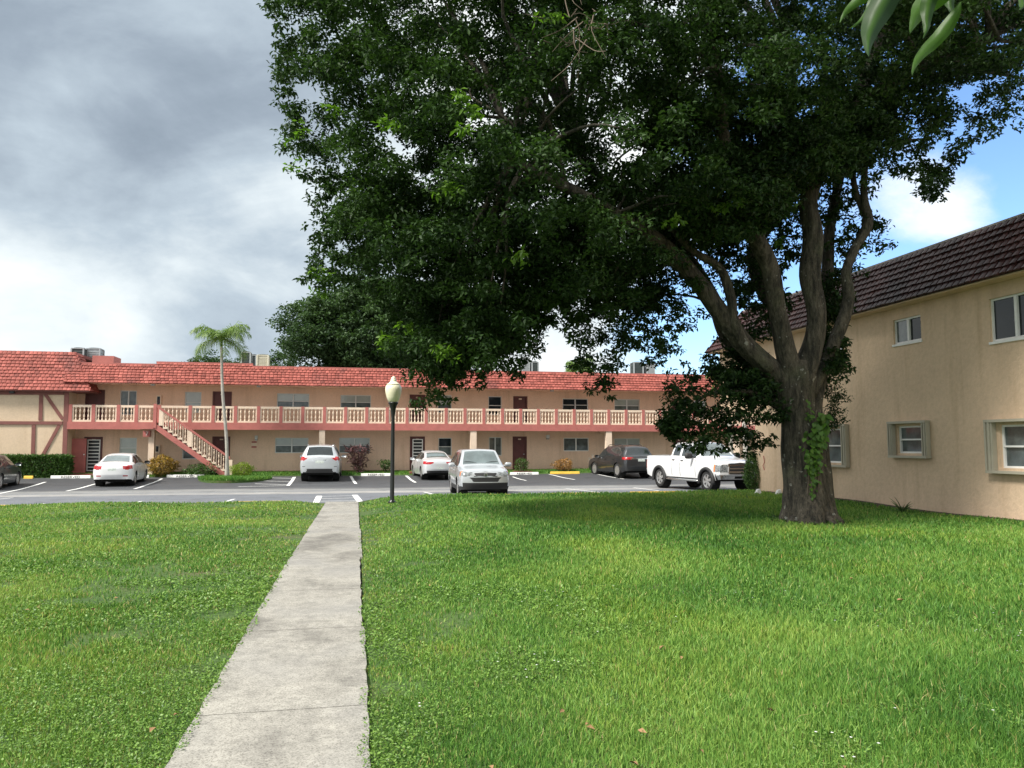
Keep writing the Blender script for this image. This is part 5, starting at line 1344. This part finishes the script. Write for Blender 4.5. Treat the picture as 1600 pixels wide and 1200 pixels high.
# ---- pale silver sedan behind the small SUV
pos, h = place(687, 40.2, 95, 2.08)
vehicle('silver_sedan', 'pale silver sedan parked nose-in, seen from behind, left of the centre SUV', 'car', [lambda x, y, z, w: 'tail_light' if (x < -1.85 and y > .5 and .76 < z < .90 and w == 'side') else None], pos, h, sed(-2.12, 2.22, 1.45, .86), (-1.27, 1.31), .31, PSW, sidew=((-1.35, -.42), (-.36, .95)), doors=((-1.05, -.38), (-.38, .86)), ws=(.45, 1.08), rw=(-1.50, -.92), caps=[sedan_caps('k')], rimspokes=5, mirror=(.72, .98), rw_m=CGW, zsill=.19)
# ---- dark sedan at the left edge
pos, h = place(-58, 31.2, 98, 2.1)
pos = (pos[0], pos[1]+.9, float(lotz(pos[0], pos[1]+.9)))
vehicle('dark_sedan', 'dark grey sedan cut off by the left edge of the frame, beside the clipped hedge', 'car', [sb1], pos, h, sed(-2.15, 2.30, 1.47, .89), (-1.36, 1.36), .33, PDG, sidew=((-1.40, -.42), (-.36, .95)), doors=((-1.05, -.38), (-.38, .86)), ws=(.45, 1.08), rw=(-1.52, -.92), caps=[sedan_caps('a')], rimspokes=8, mirror=(.72, 1.0))
# ---- silver three-row SUV from behind
def suv_caps_p(end, y, z):
    if end == 'rear':
        if y < .22 and .84 < z < .97: return 'plate'
        if y < .32 and .975 < z < 1.03: return 'chrome_trim'
        if y > .63 and .97 < z < 1.16 and z > .97+(.78-y)*.6: return 'tail_light'
        if z < .56 and y < .62+(.56-z)*.1: return 'bumper_trim'
        if z < .40: return 'bumper_trim'
        if .70 < y and .66 < z < .70: return 'vent'
    return None
pst = [(-2.42, 1.14, .72, 1.02, .84), (-2.36, 1.18, .74, 1.06, .91), (-2.30, 1.24, .74, 1.09, .95), (-2.10, 1.60, .66, 1.11, .975), (-2.0, 1.70, .645, 1.11, .98), (-1.5, 1.76, .65, 1.10, .98), (-.4, 1.775, .66, 1.08, .98), (.35, 1.74, .65, 1.06, .98), (.70, 1.58, .68, 1.05, .98), (1.25, 1.18, .80, 1.02, .98), (1.9, 1.08, .78, .96, .97), (2.35, .96, .72, .85, .92), (2.5, .82, .6, .7, .82)]
pos, h = place(500, 38.5, 89.2, 2.42)
vehicle('silver_suv', 'large silver SUV with red tail lights parked nose-in, seen square from behind', 'car', [lambda x, y, z, w: 'tail_light' if (x < -2.10 and .99 < z < 1.17 and w == 'side' and y > .6) else None], pos, h, pst, (-1.42, 1.46), .37, PS_, zsill=.26, rear_b=.07, sidew=((-2.0, -1.15), (-1.08, -.22), (-.14, .98)), doors=((-1.15, -.2), (-.2, .95)), ws=(.42, 1.22), rw=(-2.31, -2.06), caps=[suv_caps_p], rails=(-1.8, .2), mirror=(.82, 1.14))
# ---- compact silver SUV facing the lawn
def crv_caps(end, y, z):
    if end == 'front':
        if z < .53: return 'bumper_trim'
        if y < .0: return 'chrome_trim'
        if .76 < z < .86 and y < .40-(.86-z)*.5: return 'grille'
        if .735 < z <= .76 and y < .40: return 'chrome_trim'
        if .57 < z < .71 and y < .56-(.71-z)*1.0: return 'grille'
        if z < .0: return 'body'
        if y > .47 and .74 < z < .90 and z > .70+(.80-y)*.3: return 'headlight'
    return None
cst = [(-2.2, 1.10, .66, 1.0, .82), (-2.12, 1.2, .68, 1.04, .88), (-1.95, 1.50, .62, 1.06, .905), (-1.75, 1.62, .60, 1.06, .91), (-.8, 1.68, .62, 1.04, .91), (.1, 1.675, .62, 1.02, .91), (.48, 1.62, .625, 1.0, .91), (1.12, 1.16, .76, .96, .91), (1.35, 1.09, .765, .96, .91), (1.75, 1.03, .74, .92, .90), (2.0, .99, .70, .87, .87), (2.12, .95, .66, .82, .83), (2.17, .91, .62, .78, .79)]
pos, h = place(759, 26.6, 268.2, 2.28, front=True)
crv = vehicle('compact_suv', 'compact silver SUV parked facing the lawn, front end at frame centre behind the grass', 'car', [lambda x, y, z, w: 'indicator' if (x > 1.93 and x < 2.03 and .76 < z < .92 and w == 'side') else ('headlight' if (x > 1.80 and .76 < z < .92 and w == 'side') else ('bumper_trim' if w == 'side' and z < .42 else None))], pos, h, cst, (-1.30, 1.32), .345, PS_, zsill=.24, front_b=.13, sidew=((-1.9, -1.15), (-1.08, -.18), (-.10, .95)), doors=((-1.12, -.14), (-.14, .92)), ws=(.50, 1.14), rw=(-2.12, -1.9), caps=[crv_caps], sunroof=(-.5, .15), mirror=(.80, 1.10), rimspokes=5)
m_ = MB(); hd = Vector((2.31, 0, .80))
m_.tube([hd+Vector((0, .062*math.cos(a), .05*math.sin(a))) for a in np.linspace(0, 2*math.pi, 18)], .008, 5)
for s_ in (-1, 1): m_.bar(hd+Vector((.0, s_*.033, .034)), hd+Vector((0, s_*.024, -.034)), .012, .012, (1, 0, 0))
m_.bar(hd+Vector((0, -.026, 0)), hd+Vector((0, .026, 0)), .012, .012, (1, 0, 0)); m_.build('emblem', CHR, crv, local=True)
m_ = MB()
for s_ in (-1, 1): m_.tube([(1.06, s_*.12, 1.19), (1.02, s_*.45, 1.24), (.99, s_*.62, 1.22)], .008, 4)
m_.build('wiper', UND, crv, local=True)
# ---- charcoal SUV rear three quarter
def mdx_caps(end, y, z):
    if end == 'rear':
        if y < .19 and .86 < z < .97: return 'plate'
        if y < .62 and .985 < z < 1.02: return 'chrome_trim'
        if y > .50 and .95 < z < 1.07 and z > .93+(.74-y)*.2: return 'tail_light'
        if z < .45: return 'bumper_trim'
    return None
mst = [(-2.35, 1.12, .72, 1.0, .84), (-2.28, 1.16, .74, 1.03, .91), (-2.2, 1.22, .73, 1.06, .95), (-1.98, 1.58, .63, 1.08, .97), (-1.8, 1.66, .61, 1.08, .975), (-1.4, 1.70, .61, 1.07, .975), (-.6, 1.72, .62, 1.05, .975), (.2, 1.69, .63, 1.03, .975), (.6, 1.55, .66, 1.01, .975), (1.25, 1.12, .78, .98, .975), (1.9, 1.02, .76, .92, .96), (2.3, .90, .70, .80, .90), (2.45, .78, .6, .68, .80)]
pos, h = place(1001, 41.4, 98, 2.35)
vehicle('charcoal_suv', 'charcoal grey SUV parked nose-in, rear three quarter view, left of the white pickup', 'car', [lambda x, y, z, w: 'tail_light' if (x < -2.0 and .95 < z < 1.08 and w == 'side') else None], pos, h, mst, (-1.40, 1.42), .375, PG_, zsill=.25, rear_b=.08, sidew=((-1.9, -1.12), (-1.06, -.18), (-.10, .98)), doors=((-1.12, -.14), (-.14, .95)), ws=(.42, 1.2), rw=(-2.22, -1.96), caps=[mdx_caps], rails=(-1.4, .3), mirror=(.82, 1.08), rimspokes=10)
# ---- white pickup
def f_caps(end, y, z):
    if end == 'front':
        if z < .47: return 'bumper_trim' if y < .66 else None
        if z < .66: return 'vent' if (y < .30 and .50 < z < .60) else ('fog_lamp' if (.70 < y < .80 and .52 < z < .62) else 'chrome_bumper')
        if .67 < z < 1.13 and y < .58:
            if y > .53: return 'chrome_trim'
            if any(abs(z-c) < .028 for c in (.77, .90, 1.03, 1.12)): return 'chrome_trim'
            return 'grille'
        if y > .60 and .76 < z < 1.06: return 'headlight'
    return None
fst = [(-2.98, 1.36, .90, 1.28, .93), (-2.9, 1.37, .91, 1.29, .97), (-2.6, 1.38, .92, 1.30, .995), (-.86, 1.38, .92, 1.30, 1.0), (-.82, 1.60, .78, 1.30, 1.0), (-.78, 1.90, .70, 1.30, 1.0), (-.55, 1.95, .68, 1.30, 1.0), (.1, 1.96, .69, 1.28, 1.0), (.55, 1.91, .69, 1.27, 1.0), (1.28, 1.38, .86, 1.24, 1.0), (1.6, 1.31, .88, 1.20, 1.0), (2.3, 1.24, .87, 1.12, .985), (2.62, 1.19, .83, 1.08, .965), (2.76, 1.12, .78, 1.0, .93)]
fx = at(1104, 764, 30.9); rx_ = at(1034, 762, 34.2); hd_ = math.atan2(fx.y-rx_.y, fx.x-rx_.x); mid = (fx+rx_)/2
nrm_ = Vector((-math.sin(hd_), math.cos(hd_), 0)); c = mid+nrm_*.88
pk = vehicle('pickup_truck', 'white extended-cab pickup with black fender flares, facing right beside the tan side building', 'pickup', [lambda x, y, z, w: 'bumper_trim' if (w == 'side' and z < .50 and -1.2 < x < 1.4) else ('chrome_bumper' if (w == 'side' and x > 2.45 and z < .66) else ('indicator' if (w == 'side' and 2.40 < x < 2.50 and .78 < z < 1.04) else ('headlight' if (w == 'side' and x >= 2.50 and .78 < z < 1.04) else ('tail_light' if (w == 'side' and x < -2.86 and .80 < z < 1.2) else None))))], (c.x, c.y, 0.0), hd_, fst, (-1.76, 1.90), .40, PW, zsill=.42, front_b=.10, rear_b=.04, sidew=((-.66, -.12), (.02, 1.1)), doors=((-.72, -.05), (-.05, 1.12)), ws=(.60, 1.30), rw=(-.83, -.77), caps=[f_caps], flare=True, bedx=(-2.9, -.88), rimspokes=6, mirror=(.95, 1.36), mirror_m=DK)
m_ = MB()
for s_ in (1, -1): m_.tube([(-1.15, s_*.97, .40), (-1.05, s_*1.02, .385), (1.25, s_*1.02, .385), (1.32, s_*.97, .40)], .045, 8)
m_.build('side_step', CHR, pk, True, True)
# ------------------------------------------------------------------ wheel stops
def stop(x0, x1, Y, m, label, z0=None, h=.14, group=None, txt=False, d=.16):
    zc = float(lotz((x0+x1)/2, Y)) if z0 is None else z0; root = thing('wheel_stop', label, 'wheel stop', ((x0+x1)/2, Y, zc), 0, group)
    mb = MB(); hw = (x1-x0)/2; c = .03
    pr = [(-d/2, 0), (-d/2+.02, h*.7), (-d/2+.045, h), (d/2-.045, h), (d/2-.02, h*.7), (d/2, 0)]
    a = mb.vs([(-hw, y, z) for y, z in pr]); b = mb.vs([(-hw+c*(z > .05), y, z) for y, z in pr]); e = mb.vs([(hw, y, z) for y, z in pr])
    for k in range(5): mb.f.append((a+k, a+k+1, e+k+1, e+k))
    mb.f += [tuple(a+k for k in range(5, -1, -1)), tuple(e+k for k in range(6))]
    mb.v = [v for v in mb.v]; o = mb.build('stop_block', m, root, local=True)
    if txt:
        me = text_mesh('RESERVED', .15, .002); me.transform(Matrix.Translation((0, -d/2+.004, h*.42)) @ Matrix.Rotation(R(83), 4, 'X')); me.transform(Matrix.Scale(1.35, 4, (1, 0, 0)))
        link('lettering', me, DK, o, True)
    return root
WS = 'painted wheel stops along the far stalls'
YP = 43.35
for a, b, m, lab, t_x in ((38, 52, 'yellow', 'short yellow wheel stop showing past the nose of the dark left sedan', 0), (80, 142, 'stopwhite', 'long white lettered wheel stop before the open louvred door', 1), (222, 233, 'stopwhite', 'end of a white wheel stop just right of the white sedan', 0), (261, 319, 'stopwhite', 'white lettered wheel stop before the low green bush and staircase', 1), (564, 611, 'stopwhite', 'white lettered wheel stop behind the lamp post', 1), (797, 841, 'stopwhite', 'white lettered wheel stop right of the centre SUV', 1), (860, 905, 'yellow', 'bright yellow wheel stop before the copper coloured bush', 0), (927, 952, 'stopwhite', 'white wheel stop mostly hidden by the charcoal SUV', 0)):
    stop(XY(a, YP, 742), XY(b, YP, 742), YP, M[m], lab, group=WS, txt=t_x)
NS_ = 'faded yellow kerb stops at the edge of the lawn'
for a, b, zz_, lab in ((-30, 24, .10, 'faded yellow kerb stop at the lawn edge, far left'), (366, 440, .11, 'faded yellow kerb stop at the lawn edge left of the path'), (690, 800, .185, 'faded yellow kerb stop under the centre SUV bumper'), (857, 936, .20, 'yellow kerb stop at the lawn edge right of the centre SUV'), (985, 1062, .215, 'yellow kerb stop at the lawn edge in front of the pickup')):
    xa, xb = XY(a, 25.05, 775), XY(b, 25.05, 775); stop(xa, xb, 25.05, M['yellow'], lab, z0=zz_-(.14 if a > 680 else .185), h=.16, group=NS_, d=.14)
# ------------------------------------------------------------------ lamp post
lx, ly = at(612.5, 785, 22.3).x, at(612.5, 785, 22.3).y; lz = float(lawnz(lx, ly))
lp = thing('street_lamp', 'black pole lamp with cream acorn globe standing right of the path', 'street lamp', (lx, ly, lz-.02))
k = 22.3/1200.; z_ = lambda py: at(613, py, 22.3).z-lz+.02
mb = MB(); mb.lathe([(.11, 0), (.11, .05), (.070, .08), (.062, .12), (.053, z_(655)), (.058, z_(648)), (.075, z_(640)), (.11, z_(633)), (.145, z_(630)), (.14, z_(628.5))], (0, 0, 0), 18); mb.build('pole', M['black'], lp, True, True)
prof = [(5.2, 629), (8.0, 627), (10.4, 621), (12.2, 614), (12.7, 608.5), (12.0, 603.5), (9.6, 601.2)]
mb = MB(); P_ = [(r*k*(1+0), z_(y)) for r, y in prof]; mb.lathe(P_, (0, 0, 0), 32, cap=False); mb.build('globe', M['globe'], lp, True, True)
mb = MB(); mb.lathe([(r*k, z_(y)) for r, y in ((10.8, 601.6), (10.6, 600.4), (8, 599), (5.4, 596.5), (4.4, 595), (4.9, 593.8), (4.0, 592.6), (3.2, 591.5), (3.6, 590.3), (2.2, 589), (.4, 587.6))], (0, 0, 0), 24); mb.build('globe_cap', M['globe'], lp, True, True)
# ------------------------------------------------------------------ rooftop condensers
def condenser(label, x0, x1, y0, y1, dep, m, beige=False, kind='rooftop condensers'):
    a, b = at(x0, y1, dep), at(x1, y1, dep); top = at((x0+x1)/2, y0, dep).z; w_ = (b-a).length*.82; h = top-6.15
    c = (a+b)/2; o = thing('condenser_unit', label, 'air conditioner', (c.x, c.y, 6.15), 0, kind); hw = w_/2
    mb = MB(); mb.box(-hw-.1, hw+.1, -hw-.1, hw+.1, 0, .09); mb.build('base_pad', M['steel'], o, local=True)
    mb = MB(); mb.box(-hw+.03, hw-.03, -hw+.03, hw-.03, .15, h-.08)
    n = 11
    for i in range(n):
        z = .2+(h-.36)*i/n; mb.box(-hw, hw, -hw, hw, z, z+.03)
    mb.build('casing', m, o, local=True)
    mb = MB()
    for sx in (-1, 1):
        for sy in (-1, 1): mb.box(sx*hw-.04, sx*hw+.04, sy*hw-.04, sy*hw+.04, .09, h-.08)
    mb.box(-hw-.02, hw+.02, -hw-.02, hw+.02, h-.078, h-.03); mb.build('frame', M['steel'] if not beige else M['acbeige'], o, local=True)
    mb = MB()
    for r in (.15, .28, .4): mb.tube([(math.cos(a_)*r*w_*1.1, math.sin(a_)*r*w_*1.1, h) for a_ in np.linspace(0, 2*math.pi, 17)], .012, 4)
    for q in range(6): a_ = q*math.pi/3; mb.bar((0, 0, h-.005), (math.cos(a_)*.42*w_*1.1, math.sin(a_)*.42*w_*1.1, h-.005), .015, .015)
    mb.build('fan_guard', M['acdark'], o, local=True)
condenser('rooftop condenser closest to the tall gabled wing roof', 113, 134, 544, 561, 47, M['acdark'])
condenser('second rooftop condenser from the wing, beside the red hatch', 136, 160, 544.5, 561, 48, M['steel'])
condenser('dark rooftop condenser just right of the slender palm crown', 377, 393, 550, 562, 47, M['acdark'])
condenser('small dark rooftop condenser touching the beige one', 393, 401, 554, 565, 49, M['acdark'])
condenser('beige boxy rooftop condenser right of the slender palm', 401, 421, 554.5, 568, 47, M['acbeige'], True)
condenser('tall grey rooftop condenser half hidden by the shade tree leaves', 814, 827, 558, 580, 50, M['steel'])
condenser('narrow rooftop condenser right of the leaf-hidden one', 829, 841, 565, 580, 50, M['acdark'])
condenser('dark square rooftop condenser at right of the red roof', 986, 1004, 566, 584, 52, M['acdark'])
condenser('pale grey rooftop condenser at the right end of the red roof', 1007, 1022, 568, 584, 52, M['steel'])
# small white splash blocks by the side building corner
for px_, lab in ((1216, 'small white splash block against the tan wall left of the trunk'), (1184, 'small white block at the foot of the corner shrub')):
    p = at(px_, 766, 25.4); p.z = float(lawnz(p.x, p.y))+.02; o = thing('splash_block', lab, 'splash block', tuple(p)); mb = MB()
    mb.hexa([(-.08, -.08, -.03), (.09, -.08, -.03), (.09, .09, -.03), (-.08, .09, -.03), (-.02, -.05, .11), (.07, -.05, .13), (.07, .06, .13), (-.02, .06, .11)]); mb.build('block', M['stopwhite'], o, local=True)
